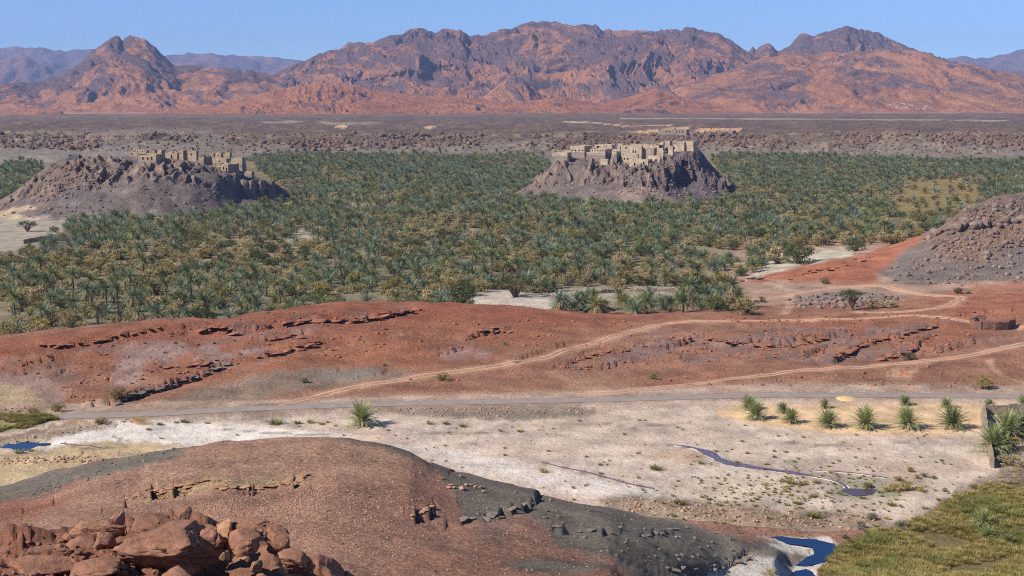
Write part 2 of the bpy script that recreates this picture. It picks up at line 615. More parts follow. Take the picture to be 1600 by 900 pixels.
def ledge(pts, H, ymin, ymax, up=4.0, gro=0.5, jag=1.0):
    """raises the ground on the far side of a line and lets it drop sharply on the near side"""
    global dz
    wp = [w(px, py, ymin, ymax) for px, py in pts]
    for _ in range(3):
        q = [wp[0]]
        for a, b in zip(wp[:-1], wp[1:]):
            q += [(a[0] * .75 + b[0] * .25, a[1] * .75 + b[1] * .25), (a[0] * .25 + b[0] * .75, a[1] * .25 + b[1] * .75)]
        wp = q + [wp[-1]]
    x0 = min(q[0] for q in wp) - up * 2; x1 = max(q[0] for q in wp) + up * 2
    y0 = min(q[1] for q in wp) - up * 2; y1 = max(q[1] for q in wp) + up * 2
    rs = np.where((Y.min(1) < y1) & (Y.max(1) > y0))[0]
    r0, r1 = rs[0], rs[-1] + 1
    c0, c1 = np.searchsorted(US, min(x0 / y1, x0 / y0)), np.searchsorted(US, max(x1 / y1, x1 / y0)) + 1
    sx, sy = X[r0:r1, c0:c1], Y[r0:r1, c0:c1]
    if sx.size == 0: return
    jx = fbm(sx / (up * .9), sy / (up * 1.6), 4, int(pts[0][0])) * up * .20 * jag
    sdv, al = line_sd(sx + jx, sy + jx, wp)
    env = np.clip(np.sin(np.clip(al, 0, 1) * np.pi), 0, 1) ** 0.5
    env = env * (0.55 + 0.45 * sstep(-.5, .5, fbm(sx / up, sy / up, 2, 5 + int(pts[0][1]))))
    g = np.where(sdv > 0, np.exp(-sdv / up), 0)
    g = np.where(sdv < 0, 0, g * sstep(0, up * .08, sdv))
    gr = np.where(sdv < 0, np.exp(sdv / (up * .3)), 0)
    dz[r0:r1, c0:c1] += env * (H * g - H * gro * gr)

# red ridge (distance 230-330 m)
for pts, H in [
    ([(60, 540), (120, 536), (180, 527), (250, 513), (330, 505)], 1.1),
    ([(0, 573), (45, 566), (60, 561), (105, 553)], 0.9),
    ([(20, 578), (60, 575), (95, 566)], 0.7),
    ([(255, 519), (310, 521), (335, 511), (368, 516)], 1.1),
    ([(80, 585), (98, 578), (106, 571)], 0.5),
    ([(135, 633), (180, 628), (230, 612), (300, 590), (365, 567)], 1.2),
    ([(350, 515), (400, 516), (440, 507), (500, 500), (560, 503), (612, 493), (650, 480)], 1.5),
    ([(400, 560), (440, 549), (470, 545), (500, 535)], 0.8),
    ([(420, 530), (450, 525), (475, 522)], 0.9),
    ([(730, 531), (745, 520), (770, 516), (800, 514)], 0.8),
    ([(800, 570), (830, 555), (860, 545), (890, 535)], 0.5),
    ([(870, 575), (900, 565), (940, 552), (980, 545)], 0.6),
    ([(900, 560), (930, 545), (945, 540)], 0.5),
    ([(930, 578), (960, 570), (1000, 560)], 0.6),
    ([(1035, 543), (1060, 535), (1090, 528), (1110, 524)], 0.8),
    ([(1090, 530), (1130, 542), (1160, 536), (1200, 534), (1240, 540), (1290, 528), (1330, 515)], 1.0),
    ([(1200, 545), (1250, 530), (1300, 525), (1370, 518)], 0.8),
    ([(1300, 565), (1320, 552), (1345, 540), (1390, 527), (1450, 513), (1470, 510)], 1.0),
    ([(1370, 560), (1400, 553), (1430, 543), (1460, 522)], 0.9),
    ([(1250, 560), (1270, 550), (1290, 540)], 0.6),
    ([(1440, 550), (1480, 545), (1510, 535), (1560, 532)], 0.8),
    ([(490, 583), (530, 577), (560, 572)], 0.4),
    ([(560, 590), (590, 586), (610, 575)], 0.5),
    ([(660, 556), (690, 553), (720, 545)], 0.5),
    ([(1140, 515), (1170, 512), (1200, 508)], 0.5),
    ([(1500, 490), (1540, 482), (1590, 475)], 0.8),
]:
    ledge(pts, H * .85, 228, 330, up=4.5, gro=1.0)
# right flank
for pts, H in [([(1280, 420), (1320, 413), (1360, 405)], 0.7), ([(1150, 440), (1170, 436), (1190, 430)], .5), ([(1230, 432), (1260, 424), (1300, 420)], .5)]:
    ledge(pts, H, 355, 430, up=6)
# brown hill (distance 90-150 m)
for pts, H, up in [
    ([(195, 783), (232, 768), (262, 764), (300, 758), (345, 750)], 1.5, 2.2),
    ([(330, 762), (380, 764), (430, 764), (462, 754), (480, 742)], 1.3, 2.2),
    ([(30, 795), (60, 789), (80, 784)], 0.6, 1.6),
    ([(140, 808), (160, 800), (172, 792)], 0.4, 1.2),
    ([(645, 800), (655, 803), (668, 795), (675, 788)], 1.3, 2.0),
    ([(690, 812), (705, 815), (715, 808)], 0.7, 1.2),
    ([(720, 812), (760, 808), (800, 800), (835, 785), (845, 778)], 1.3, 2.5),
    ([(860, 820), (900, 830), (950, 833), (970, 826)], 0.8, 1.8),
    ([(1000, 836), (1020, 833), (1040, 832), (1060, 828)], 0.6, 1.6),
    ([(1040, 890), (1100, 890), (1140, 880), (1165, 872)], 0.8, 2),
    ([(1130, 872), (1150, 872), (1166, 858)], 0.8, 1.4),
    ([(575, 692), (610, 700), (650, 712), (656, 716)], 0.6, 1.5),
    ([(480, 765), (500, 768), (520, 765)], 0.4, 1.2),
    ([(660, 745), (690, 750), (720, 757)], 0.5, 1.2),
]:
    ledge(pts, H * .2, 84, 152, up=up, gro=3.2)
# tan slabs and the wadi floor
for pts, H, up in [
    ([(0, 722), (40, 716), (90, 717), (130, 714), (160, 716)], 0.5, 2),
    ([(80, 718), (95, 720), (110, 712)], 0.5, 1.5), ([(115, 714), (125, 712), (135, 703)], .35, 1.5), ([(185, 708), (200, 697)], .3, 1.5),
    ([(100, 694), (130, 697), (160, 700)], 0.25, 1.5), ([(940, 788), (1000, 790), (1060, 795), (1120, 800)], 0.5, 3.5),
    ([(1100, 820), (1180, 818), (1230, 815), (1300, 812)], 0.5, 3.5), ([(830, 764), (880, 772), (940, 780)], 0.4, 2.5),
]:
    ledge(pts, H * .6, 153, 225, up=up, jag=1.2)

# rows of tilted slabs on the red ridge, dropping to the lower right
ph = (X * 0.9 - Y * 0.36) / 4.6 + fbm(X / 16, Y / 30, 3, 80) * 1.5
saw = (ph - np.floor(ph))
slabz = np.maximum.reduce([
    region([(880, 560), (940, 535), (1010, 520), (1110, 515), (1320, 505), (1460, 508), (1470, 525), (1430, 550), (1300, 568), (1180, 560), (1050, 570), (900, 585)], 6),
    region([(0, 565), (120, 540), (260, 520), (330, 505), (370, 505), (650, 475), (640, 500), (500, 520), (380, 560), (200, 600), (60, 600)], 6) * 0.75,
    region([(1450, 540), (1600, 520), (1700, 530), (1500, 560)], 6) * .7,
    region([(660, 545), (740, 520), (800, 515), (790, 550), (700, 565)], 6) * .5,
    region([(470, 590), (560, 570), (620, 580), (580, 595)], 6) * .5]) * red
dz -= slabz * saw ** 2.5 * .36 * sstep(-.35, .25, fbm(X / 7, Y / 12, 2, 81))

# ---- flats: road bed, water hollows
road_px = [(-300, 652), (100, 650), (200, 647), (260, 645), (330, 641), (400, 637.5), (500, 633.5), (600, 630.5), (700, 628.5), (800, 626.5), (900, 624.5), (1000, 622), (1100, 619), (1200, 616.5),
           (1350, 616.5), (1600, 618), (2000, 620)]
road_w = [Z(px, 0.55, 50) for px, _ in road_px]
def ground_at(px, py, z):
    v = (450 - py) / F
    t = (z - CAMZ) / (v * CT - ST)
    return ((px - 800) / F * t, (CT + v * ST) * t)
ROADZ = 0.75
road_w = [ground_at(px, py, ROADZ) for px, py in road_px]
rdist = line_d(X, Y, road_w)
flat_road = (1 - sstep(3.0, 6.0, rdist))
G.Z = G.Z + dz
G.Z = np.where(Y < 400, G.Z * (1 - flat_road) + (ROADZ - 0.10) * flat_road, G.Z)

water_polys = {
    'blue': [(1207, 839), (1225, 838), (1250, 842), (1275, 843), (1300, 849), (1310, 859), (1303, 868), (1284, 877), (1262, 884), (1244, 882), (1258, 873), (1268, 863), (1266, 856), (1252, 852), (1235, 850), (1222, 845)],
    'lower': [(1240, 895), (1256, 889), (1268, 894), (1274, 905), (1278, 930), (1240, 930)],
    'left': [(4, 698), (14, 693), (26, 694), (36, 690.5), (52, 691), (60, 692.5), (74, 692), (78, 694), (62, 696), (52, 697), (48, 701), (38, 703.5), (28, 702), (20, 700)],
    'pond': [(1318, 762), (1330, 763), (1380, 765), (1405, 766), (1385, 770), (1340, 773), (1320, 771)],
}
water_w = {k: [ground_at(a, b, -0.02) for a, b in p] for k, p in water_polys.items()}
wetm = np.zeros_like(Y)
lowz = (Y > 120) & (Y < 232)
for k, p in water_w.items():
    sdw = np.full(Y.shape, -99.0)
    sdw[lowz] = poly_sd(X[lowz] + fbm(X[lowz], Y[lowz], 3, 88) * .35, Y[lowz], p)
    m = sstep(-2.2, -0.35, sdw)
    G.Z = np.where(lowz, G.Z * (1 - m) + (-0.02 - 0.25 * sstep(-.45, .2, sdw)) * m, G.Z)
    wetm = np.maximum(wetm, sstep(-2.2, 0, sdw))

# ------------------------------------------------------------------ ground colours (what the surface itself is made of)
def C(r, g, b, k=1.0, grey=0.10):
    a = np.array(lin((r, g, b))) * k
    return a * (1 - grey) + a.mean() * grey
tint = np.zeros(Y.shape + (3,))
grit = np.full(Y.shape, 0.5)
def lay(mask, col, g=None):
    global tint, grit
    m = np.clip(mask, 0, 1)
    tint = tint * (1 - m[..., None]) + col * m[..., None]
    if g is not None:
        grit = grit * (1 - m) + g * m

n1 = sstep(-.35, .35, fbm(X / 8, Y / 12, 5, 101))
n2 = sstep(-.3, .3, fbm(X / 2.5, Y / 4, 4, 102))
n3 = sstep(-.3, .3, fbm(X / 40, Y / 60, 4, 103))
lay(np.ones_like(Y), C(150, 105, 88), .6)
# near outcrop
lay(sec(0, 3), C(176, 112, 88), .35)
lay(sec(0, 3) * n2 * .6, C(140, 86, 68))
# brown gravel hill
hz = sec(3, 5.99)
lay(hz, C(178, 126, 106), 1.0)
lay(hz * region([(200, 715), (420, 680), (560, 680), (660, 720), (560, 745), (480, 740), (330, 742), (230, 752)], 26) * .8, C(198, 146, 122))
lay(hz * n3 * .5, C(160, 106, 88))
lay(hz * region([(-300, 790), (30, 778), (110, 775), (100, 790), (60, 810), (0, 850), (-300, 860)], 14) * .8, C(158, 92, 70))
lay(hz * region([(-300, 840), (60, 810), (150, 770), (165, 772), (80, 815), (0, 870)], 10) * .5, C(178, 132, 108))
lay(hz * region([(300, 700), (540, 690), (640, 720), (700, 760), (560, 760), (480, 745), (330, 745), (200, 760)], 22) * .45, C(178, 128, 104))
lay(hz * region([(640, 740), (720, 760), (740, 790), (730, 830), (690, 820), (640, 800), (620, 765)], 30) * .4, C(172, 106, 80))
lay(hz * region([(760, 850), (960, 870), (960, 920), (600, 940), (560, 880)], 24) * .6, C(168, 112, 92))
greyc = C(130, 113, 102)
grey = np.maximum.reduce([
    region([(-300, 830), (0, 755), (70, 736), (150, 722), (220, 706), (280, 697), (300, 700), (260, 720), (180, 742), (110, 752), (60, 772), (0, 782), (-300, 870)], 3),
    region([(520, 683), (560, 684), (640, 700), (660, 714), (760, 742), (860, 765), (1000, 795), (1160, 845), (1260, 868), (1220, 885), (1150, 905), (1000, 915), (960, 872), (870, 850), (840, 812), (812, 800), (760, 812), (730, 806), (722, 785), (705, 760), (690, 745), (655, 720), (600, 702)], 3),
    region([(830, 868), (940, 872), (960, 890), (850, 900), (780, 885)], 6)])
lay(hz * grey, greyc, .8)
lay(hz * grey * n1 * .5, C(146, 124, 108))
lay(hz * region([(740, 812), (790, 808), (812, 815), (790, 835), (800, 850), (770, 850), (740, 835)], 5) * .5, C(124, 98, 92))
lay(hz * region([(200, 790), (255, 766), (330, 750), (470, 742), (480, 752), (430, 762), (330, 764), (260, 775), (215, 792)], 3) * .9, C(196, 158, 116), 1.2)
tint = tint * (1 + .16 * (hz * (1 - grey))[..., None])
# wadi floor
wz = sec(6, 8.3)
lay(wz, C(208, 174, 156), .35)
lay(wz * n3 * .7, C(198, 160, 142))
lay(wz * n1 * .5, C(216, 190, 176))
lay(wz * sstep(.55, .9, n2 * n1) * .5, C(178, 150, 134))
lay(wz * region([(780, 650), (1120, 640), (1150, 700), (900, 690), (780, 672)], 10) * .6, C(196, 162, 142))
lay(wz * region([(700, 690), (870, 705), (900, 725), (760, 715)], 8) * .5, C(190, 152, 140))
lay(wz * region([(600, 690), (760, 715), (900, 740), (1030, 770), (1020, 785), (860, 765), (700, 725)], 6) * .7, C(226, 202, 194))
lay(wz * region([(110, 672), (200, 655), (420, 668), (560, 680), (420, 688), (300, 695), (240, 695), (120, 705), (60, 706), (80, 692)], 4) * .9, C(226, 202, 194), .25)
lay(wz * region([(-300, 740), (0, 712), (60, 705), (120, 690), (240, 692), (290, 694), (210, 712), (140, 725), (60, 745), (0, 760), (-300, 800)], 3), C(196, 160, 122), .4)
lay(wz * region([(-100, 690), (40, 682), (120, 664), (160, 658), (185, 660), (180, 668), (110, 678), (60, 688), (0, 700)], 3) * .6, C(170, 138, 112), 1)
lay(wz * region([(180, 645), (560, 636), (760, 640), (930, 638), (930, 650), (820, 655), (560, 640), (420, 652), (190, 658)], 4) * .7, C(168, 142, 126), .8)
lay(wz * region([(560, 634), (740, 633), (900, 632), (930, 648), (800, 656), (640, 650), (570, 645)], 4) * .7, C(150, 128, 114), .8)
sandm = region([(1120, 640), (1150, 633), (1260, 632), (1400, 628), (1560, 630), (1700, 640), (1540, 648), (1538, 672), (1480, 680), (1300, 678), (1180, 664), (1128, 652)], 4)
lay(wz * sandm * .95, C(214, 168, 128), .15)
lay(wz * region([(1536, 640), (1800, 640), (1800, 760), (1560, 740), (1540, 700)], 3) * .8, C(176, 148, 124), .6)
lay(wz * region([(930, 780), (1010, 775), (1200, 795), (1330, 800), (1400, 812), (1340, 835), (1180, 822), (1040, 812), (960, 800)], 5) * (0.5 + .4 * n2), C(168, 132, 108), 1.2)
lay(wz * region([(1000, 792), (1100, 812), (1250, 828), (1330, 838), (1300, 850), (1180, 836), (1060, 822)], 5) * .7, C(226, 204, 172))
lay(sec(4.4, 8) * region([(1090, 885), (1180, 862), (1210, 845), (1180, 838), (1300, 838), (1320, 862), (1270, 890), (1290, 960), (1100, 960), (1040, 905)], 4) * (Y > 118) * (1 - grey * .95 * (PX < 1262)), C(220, 198, 188), .5)
lay(sec(4.0, 8) * region([(1105, 893), (1150, 880), (1185, 868), (1215, 872), (1255, 885), (1262, 900), (1240, 930), (1100, 930)], 3), C(216, 192, 182), .5)
lay(sec(4.4, 8) * region([(1120, 885), (1180, 860), (1205, 862), (1180, 880), (1140, 893)], 5) * .6, C(196, 160, 142))
grassp = [(1290, 930), (1282, 888), (1310, 862), (1345, 838), (1400, 826), (1450, 806), (1480, 788), (1530, 765), (1600, 748), (1800, 735), (2300, 735), (2300, 1000), (1250, 1000)]
grassm = region(grassp, 4)
lay(sec(4.0, 8) * grassm, C(138, 118, 76), .8)
lay(sec(4.0, 8) * region([(1320, 862), (1390, 822), (1460, 796), (1500, 762), (1560, 735), (1700, 715), (1700, 745), (1540, 768), (1480, 795), (1400, 832)], 5) * .6, C(150, 120, 100), 1.3)
wzl = sec(5.9, 8.3)
lay(wzl * region([(-200, 640), (60, 636), (80, 650), (60, 665), (0, 676), (-200, 690)], 4), C(150, 138, 84), .5)
lay(wzl * region([(-300, 700), (0, 683), (50, 672), (100, 662), (150, 650), (200, 643), (235, 645), (215, 652), (150, 657), (100, 668), (50, 679), (0, 692), (-300, 715)], 1.5), C(158, 120, 104), .3)
lay(wzl * region([(108, 660), (118, 654), (150, 652), (135, 659)], 2), C(176, 128, 60), .3)
lay(wzl * region([(172, 648), (205, 645), (225, 656), (240, 664), (212, 662), (195, 652)], 2), C(170, 118, 50), .3)
lay(wzl * region([(175, 651), (100, 655), (120, 650), (180, 646)], 2) * .6, C(150, 130, 120))
wetc = C(120, 92, 76)
for k in ('stream', 'pond'):
    pass
lay(np.clip(wetm * 1.2, 0, 1) * wz * .35, C(214, 196, 160))
lay(wz * region([(1040, 700), (1085, 704), (1118, 730), (1060, 722), (1020, 712)], 4) * .6, C(188, 140, 112))
lay(wz * region([(1150, 722), (1290, 742), (1380, 744), (1440, 748), (1440, 758), (1340, 760), (1280, 750), (1180, 735)], 3) * .5, C(160, 132, 122))
lay(wz * region([(1290, 748), (1330, 744), (1400, 756), (1420, 776), (1340, 782), (1310, 772)], 4) * .7, C(150, 138, 112))
for pts in ([(0 + 640, 676), (720, 678), (850, 672)], [(845, 723), (900, 735), (950, 748), (1020, 764)], [(190, 690), (175, 681), (205, 690)], [(1040, 695), (1080, 702)], [(100, 690), (110, 696), (150, 702), (200, 699)], [(350, 672), (480, 680), (560, 676)], [(940, 660), (990, 668), (1080, 660)], [(1200, 688), (1300, 696), (1420, 690)]):
    wob = fbm(X / 6, Y / 9, 3, int(pts[0][0])) * 3
    dl = line_d(PX + wob, (PY + wob * .5) * 1, pts)
    lay(wz * (1 - sstep(.5, 1.8, dl)) * .7, C(128, 104, 92))
# red ridge
rz = sstep(7.995, 8.03, S) * (1 - sstep(9.9, 10.1, S))
lay(rz, C(168, 112, 88), .8)
lay(rz * n3 * .6, C(182, 122, 96))
lay(rz * n1 * .4, C(152, 92, 70))
lay(rz * region([(0, 555), (300, 520), (560, 470), (800, 475), (1000, 500), (860, 530), (700, 580), (450, 585), (300, 600)], 22) * .7, C(168, 98, 68))
lay(rz * region([(0, 528), (300, 498), (520, 472), (700, 472), (900, 488), (1050, 494), (1100, 500), (900, 503), (700, 500), (400, 520), (260, 530), (0, 560)], 8) * .6, C(160, 84, 58))
lay(rz * region([(1100, 500), (1340, 494), (1480, 505), (1560, 520), (1450, 540), (1400, 520), (1260, 512)], 8) * .7, C(170, 98, 70))
purp = np.clip(slabz, 0, 1) * sstep(.35, .75, n1) * .75
lay(purp, C(138, 106, 100), .5)
lay(rz * region([(200, 545), (330, 530), (420, 540), (400, 570), (280, 600), (180, 610), (150, 590)], 16) * n1 * .7, C(160, 128, 122), .3)
lay(rz * region([(0, 600), (60, 600), (110, 640), (100, 640), (60, 600)], 8) * .8, C(160, 134, 126))
lay(rz * region([(-200, 585), (60, 582), (110, 610), (90, 636), (40, 640), (-200, 650)], 8) * .75, C(164, 128, 118), .4)
lay(rz * region([(-200, 600), (40, 598), (70, 625), (60, 645), (-200, 650)], 6) * .8, C(196, 160, 124), .6)
lay(rz * region([(330, 600), (480, 575), (640, 578), (640, 592), (520, 605), (430, 615), (380, 640), (200, 645), (240, 630)], 8) * .8, C(150, 124, 108), .7)
lay(rz * region([(480, 582), (580, 575), (590, 590), (520, 596)], 5) * .6, C(130, 118, 114), .5)
lay(rz * region([(670, 550), (720, 545), (780, 548), (760, 562), (700, 565)], 6) * .6, C(158, 122, 118), .5)
lay(rz * region([(860, 590), (900, 582), (1000, 600), (900, 612)], 10) * .4, C(200, 150, 118))
# middle ground, right: tracks and grey stony patches
mz = sstep(9.9, 10.1, S) * (1 - sstep(12.9, 13.1, S))
lay(mz, C(182, 158, 146), .5)
rgt = mz * sstep(1090, 1150, PX)
lay(rgt, C(176, 134, 116), .5)
lay(rgt * region([(1140, 440), (1200, 426), (1260, 415), (1340, 400), (1440, 366), (1480, 368), (1420, 395), (1370, 430), (1372, 446), (1250, 440)], 5), C(176, 102, 74), .6)
lay(rgt * region([(1240, 470), (1290, 460), (1360, 455), (1420, 470), (1360, 482), (1260, 482)], 5) * .8, C(144, 132, 122), 1)
lay(rgt * rhill, C(140, 118, 112), .9)
lay(rgt * rocky, C(146, 114, 98), 1)
lay(rgt * rocky * n2 * .6, C(168, 120, 96))
lay(rgt * region([(1500, 335), (1540, 312), (1700, 295), (1700, 325), (1560, 330)], 5) * .6, C(124, 104, 100))
lay(rgt * region([(1490, 500), (1400, 465), (1460, 460), (1520, 448), (1600, 440), (2300, 420), (2300, 520)], 5) * .85, C(176, 108, 84), .7)
lay(rz * region([(1440, 470), (1520, 455), (1600, 445), (2300, 430), (2300, 520), (1500, 500)], 6) * .6, C(178, 100, 74))
lay(mz * (1 - sstep(1090, 1150, PX)), C(144, 120, 92), .8)
lay(mz * (1 - sstep(1090, 1150, PX)) * n1 * .5, C(166, 148, 124))
# oasis floor
oz = sstep(12.9, 13.1, S) * (1 - sstep(14.9, 15.1, S))
lay(oz, C(136, 114, 84), .8)
lay(oz * n1 * .5, C(104, 98, 62))
lay(oz * n3 * n2 * .5, C(176, 152, 126))
lay((oz + mz) * region([(1370, 320), (1400, 300), (1440, 280), (1520, 275), (1520, 300), (1540, 312), (1500, 330), (1400, 335)], 3), C(150, 122, 74), .8)
lay((oz + mz) * region([(1200, 408), (1230, 395), (1290, 390), (1345, 386), (1335, 398), (1270, 410), (1200, 425), (1160, 440)], 3), C(188, 168, 150), .3)
lay((oz + mz) * region([(735, 465), (780, 450), (860, 462), (860, 490), (790, 492), (740, 480)], 6), C(196, 172, 158), .4)
lay((oz + mz) * region([(860, 452), (1070, 448), (1075, 472), (1000, 480), (860, 475)], 6) * .7, C(184, 162, 146), .4)
lay(mz * region([(-300, 400), (0, 380), (110, 355), (130, 345), (0, 345), (-300, 350)], 4), C(164, 142, 128), .3)
lay((oz + mz) * region([(-400, 430), (0, 398), (60, 392), (105, 365), (120, 346), (220, 330), (140, 330), (0, 334), (-400, 340)], 4), C(166, 144, 130), .3)
lay((oz + mz) * region([(440, 370), (480, 360), (500, 372), (460, 380)], 3), C(196, 178, 164))
lay((oz + mz) * region([(-300, 400), (60, 402), (200, 385), (330, 380), (480, 372), (520, 395), (480, 430), (330, 440), (0, 440), (-300, 440)], 14) * .8, C(168, 144, 104), .8)
# scarp and plateau
pz = sstep(14.85, 15.1, S)
lay(pz, C(126, 100, 82), 1)
lay(pz * n3 * .6, C(100, 80, 68))
lay(sstep(18.3, 19.0, S), C(110, 82, 68), 1)
lay(sstep(18.6, 19.2, S) * n3 * .7, C(138, 106, 84))
lay(sstep(18.6, 19.2, S) * (1 - sstep(20.7, 20.9, S)) * n1 * .5, C(84, 64, 58))
lay(pz * (1 - sstep(15.6, 16.2, S)) * .7, C(134, 116, 106), .5)
lay(pz * region([(-400, 212), (60, 205), (330, 200), (360, 225), (200, 245), (-400, 262)], 5) * .6, C(140, 120, 110), .5)
lay(tier * sstep(.45, .7, idt) * breakn * .5, C(158, 126, 104))
lay(tier * sstep(.55, .3, idt) * breakn * .5, C(112, 92, 88))
lay(pz * region([(0, 250), (60, 245), (100, 250), (70, 262), (0, 258)], 4) * .5, C(186, 164, 150))
lay(pz * (1 - sstep(3.4, 3.6, Y / 1000)) * (1 - sstep(.4, .9, line_d(PX, PY * 1.0, [(970, 185), (1090, 184.8), (1180, 186), (1350, 186.5), (1575, 188.5)]))) * .55, C(206, 168, 140))
lay(pz * (1 - sstep(.3, .8, line_d(PX, PY, [(880, 190), (930, 192), (985, 197), (1050, 196)]))) * .9, C(214, 172, 140))
lay(pz * (1 - sstep(.3, 1.0, line_d(PX, PY + noise(X / 60, Y / 90, 5) * 1.5, [(410, 191), (470, 190), (560, 194), (600, 192)]))) * .5, C(196, 168, 146))
lay(pz * region([(970, 208), (1030, 202), (1060, 199), (1080, 196), (1072, 207)], .6, .1), C(200, 146, 104), .1)
lay(pz * region([(1082, 208), (1090, 201), (1120, 200), (1160, 199), (1150, 208)], .6, .1), C(200, 146, 104), .1)
lay(pz * region([(520, 200), (530, 195), (545, 196), (540, 201)], .8, .2), C(212, 164, 130))
lay(pz * region([(660, 200), (672, 196), (682, 198), (672, 202)], .8, .2), C(218, 170, 130))
cliffm = sstep(16.7, 17.0, S) * (1 - sstep(18.0, 18.35, S))
lay(cliffm * (.35 + .6 * breakn), C(92, 72, 64), 1)
lay(cliffm * sstep(.55, .8, idt) * .7, C(150, 118, 94))
lay(sstep(20.75, 20.95, S) * (1 - region([(-800, 178), (2400, 176), (2400, 300), (-800, 300)], .3, 0)) , C(190, 132, 104), .4)
# tyre tracks worn into the ground
track_px = {
    'main': ([(430, 632), (470, 625), (520, 613), (580, 601), (650, 590), (700, 583), (760, 577), (800, 571), (850, 560), (900, 545), (950, 530), (1000, 515), (1030, 506), (1070, 501), (1130, 500), (1200, 497), (1260, 492)], 1.7),
    'lower': ([(900, 618), (960, 613), (1020, 605), (1080, 600), (1150, 592), (1200, 587), (1300, 576), (1400, 567), (1480, 560), (1540, 552), (1600, 538), (1700, 520)], 1.3),
    'loop': ([(1430, 566), (1400, 575), (1393, 592), (1400, 605), (1418, 612)], 1.1),
    'loop2': ([(1460, 562), (1430, 575), (1412, 590), (1416, 604), (1430, 610)], .8),
    'right': ([(1545, 562), (1550, 575), (1570, 590), (1600, 598)], .6),
    'up': ([(1260, 492), (1340, 486), (1420, 492), (1500, 500), (1560, 510), (1640, 512)], 1.5),
    'fork': ([(1340, 487), (1440, 487), (1480, 478), (1502, 468), (1500, 462), (1440, 460), (1400, 452), (1370, 446), (1320, 447), (1260, 455), (1200, 466), (1170, 468)], 1.5),
    'far': ([(1200, 440), (1220, 450), (1260, 456)], 1.2),
    'far2': ([(1190, 432), (1240, 446), (1300, 449)], .9),
    'spur': ([(1225, 490), (1235, 478), (1228, 462)], 1.0),
    'west': ([(640, 520), (600, 528), (540, 540), (500, 552), (400, 570)], .35),
}
track_zone = (Y > 225) & (Y < 430)
TRACKS = {}
for k, (pts, wd) in track_px.items():
    lo, hi = (225, 334) if k not in ('fork', 'far', 'far2', 'spur') else (318, 425)
    wp = [w(a, b, lo, hi) for a, b in pts]
    # smooth
    for _ in range(2):
        q = [wp[0]]
        for a, b in zip(wp[:-1], wp[1:]):
            q += [(a[0] * .75 + b[0] * .25, a[1] * .75 + b[1] * .25), (a[0] * .25 + b[0] * .75, a[1] * .25 + b[1] * .75)]
        wp = q + [wp[-1]]
    TRACKS[k] = (wp, wd)
    xs, ys = X[track_zone], Y[track_zone]
    dl = line_d(xs, ys, wp)
    m = np.zeros_like(Y)
    m[track_zone] = 1 - sstep(wd * .7, wd * 1.7, dl + noise(xs / 2, ys / 2, 7) * .4)
    lay(m * (.55 if k != 'west' else .3), C(196, 148, 120) if k != 'far' else C(196, 160, 140), .25)
lay((1 - sstep(2.2, 3.6, rdist + fbm(X / 3, Y / 3, 3, 111) * 1.2)) * (Y < 400) * .8, C(176, 138, 118), .6)
lay(sec(7.5, 8.05) * sstep(7.6, 7.9, S) * (.4 + .5 * n1), C(178, 136, 116), .6)

G.px2 = None
ground = G.build('ground', mat_ground())
tint = tint * np.array([1.0, 1.11, 1.05])
setattr_c(G.me, 'tint', np.clip(tint, 0.004, 0.9))
setattr_f(G.me, 'grit', grit)
tag(ground, kind='structure')

def smooth_line(wp, n=3):
    for _ in range(n):
        q = [wp[0]]
        for a, b in zip(wp[:-1], wp[1:]):
            q += [(a[0] * .75 + b[0] * .25, a[1] * .75 + b[1] * .25), (a[0] * .25 + b[0] * .75, a[1] * .25 + b[1] * .75)]
        wp = q + [wp[-1]]
    return wp

def strip(name, wp, wid, mat, lift=0.05, zfix=None, jag=0.0, kind='structure', label=None):
    """a band draped over the ground along a world line"""
    pts = []
    acc = 0
    for a, b in zip(wp[:-1], wp[1:]):
        L = math.hypot(b[0] - a[0], b[1] - a[1])
        n = max(1, int(L / 1.2))
        for i in range(n):
            pts.append((a[0] + (b[0] - a[0]) * i / n, a[1] + (b[1] - a[1]) * i / n))
    pts.append(wp[-1])
    v, f = [], []
    K = 5
    for i, p in enumerate(pts):
        a, b = pts[max(0, i - 2)], pts[min(len(pts) - 1, i + 2)]
        tx, ty = b[0] - a[0], b[1] - a[1]
        L = math.hypot(tx, ty) or 1
        nx, ny = -ty / L, tx / L
        for k in range(K):
            s = (k / (K - 1) * 2 - 1) * (wid(i / max(1, len(pts) - 1)) if callable(wid) else wid) / 2
            if k in (0, K - 1): s *= 1 + R.uniform(-jag, jag)
            x, y = p[0] + nx * s, p[1] + ny * s
            z = zfix if zfix is not None else G.height(x, y) + lift
            if k in (0, K - 1): z -= 0.06
            v.append((x, y, z))
        if i:
            for k in range(K - 1):
                q = i * K + k
                f.append((q - K, q - K + 1, q + 1, q))
    me = mesh(name, v, f, mat, smooth=True)
    return tag(ob(name, me), kind=kind)

m_road = mat_basic('asphalt_dusty', lin((138, 126, 118)), lin((158, 144, 134)), 0.5, bump=(6, .3, .03))
strip('road', road_w, 3.7, m_road, zfix=ROADZ)
m_path = mat_basic('dust_track', lin((184, 140, 114)), lin((206, 162, 134)), 0.6, bump=(3, .4, .05))
for k in ('main', 'lower', 'up', 'fork'):
    wp, wd = TRACKS[k]
    for s in (-1, 1):                                   # two wheel ruts
        q = []
        for i, p in enumerate(wp):
            a, b = wp[max(0, i - 1)], wp[min(len(wp) - 1, i + 1)]
            L = math.hypot(b[0] - a[0], b[1] - a[1]) or 1
            q.append((p[0] - (b[1] - a[1]) / L * s * .75, p[1] + (b[0] - a[0]) / L * s * .75))
        strip('path', q, 0.62, m_path, lift=0.07, jag=.35)

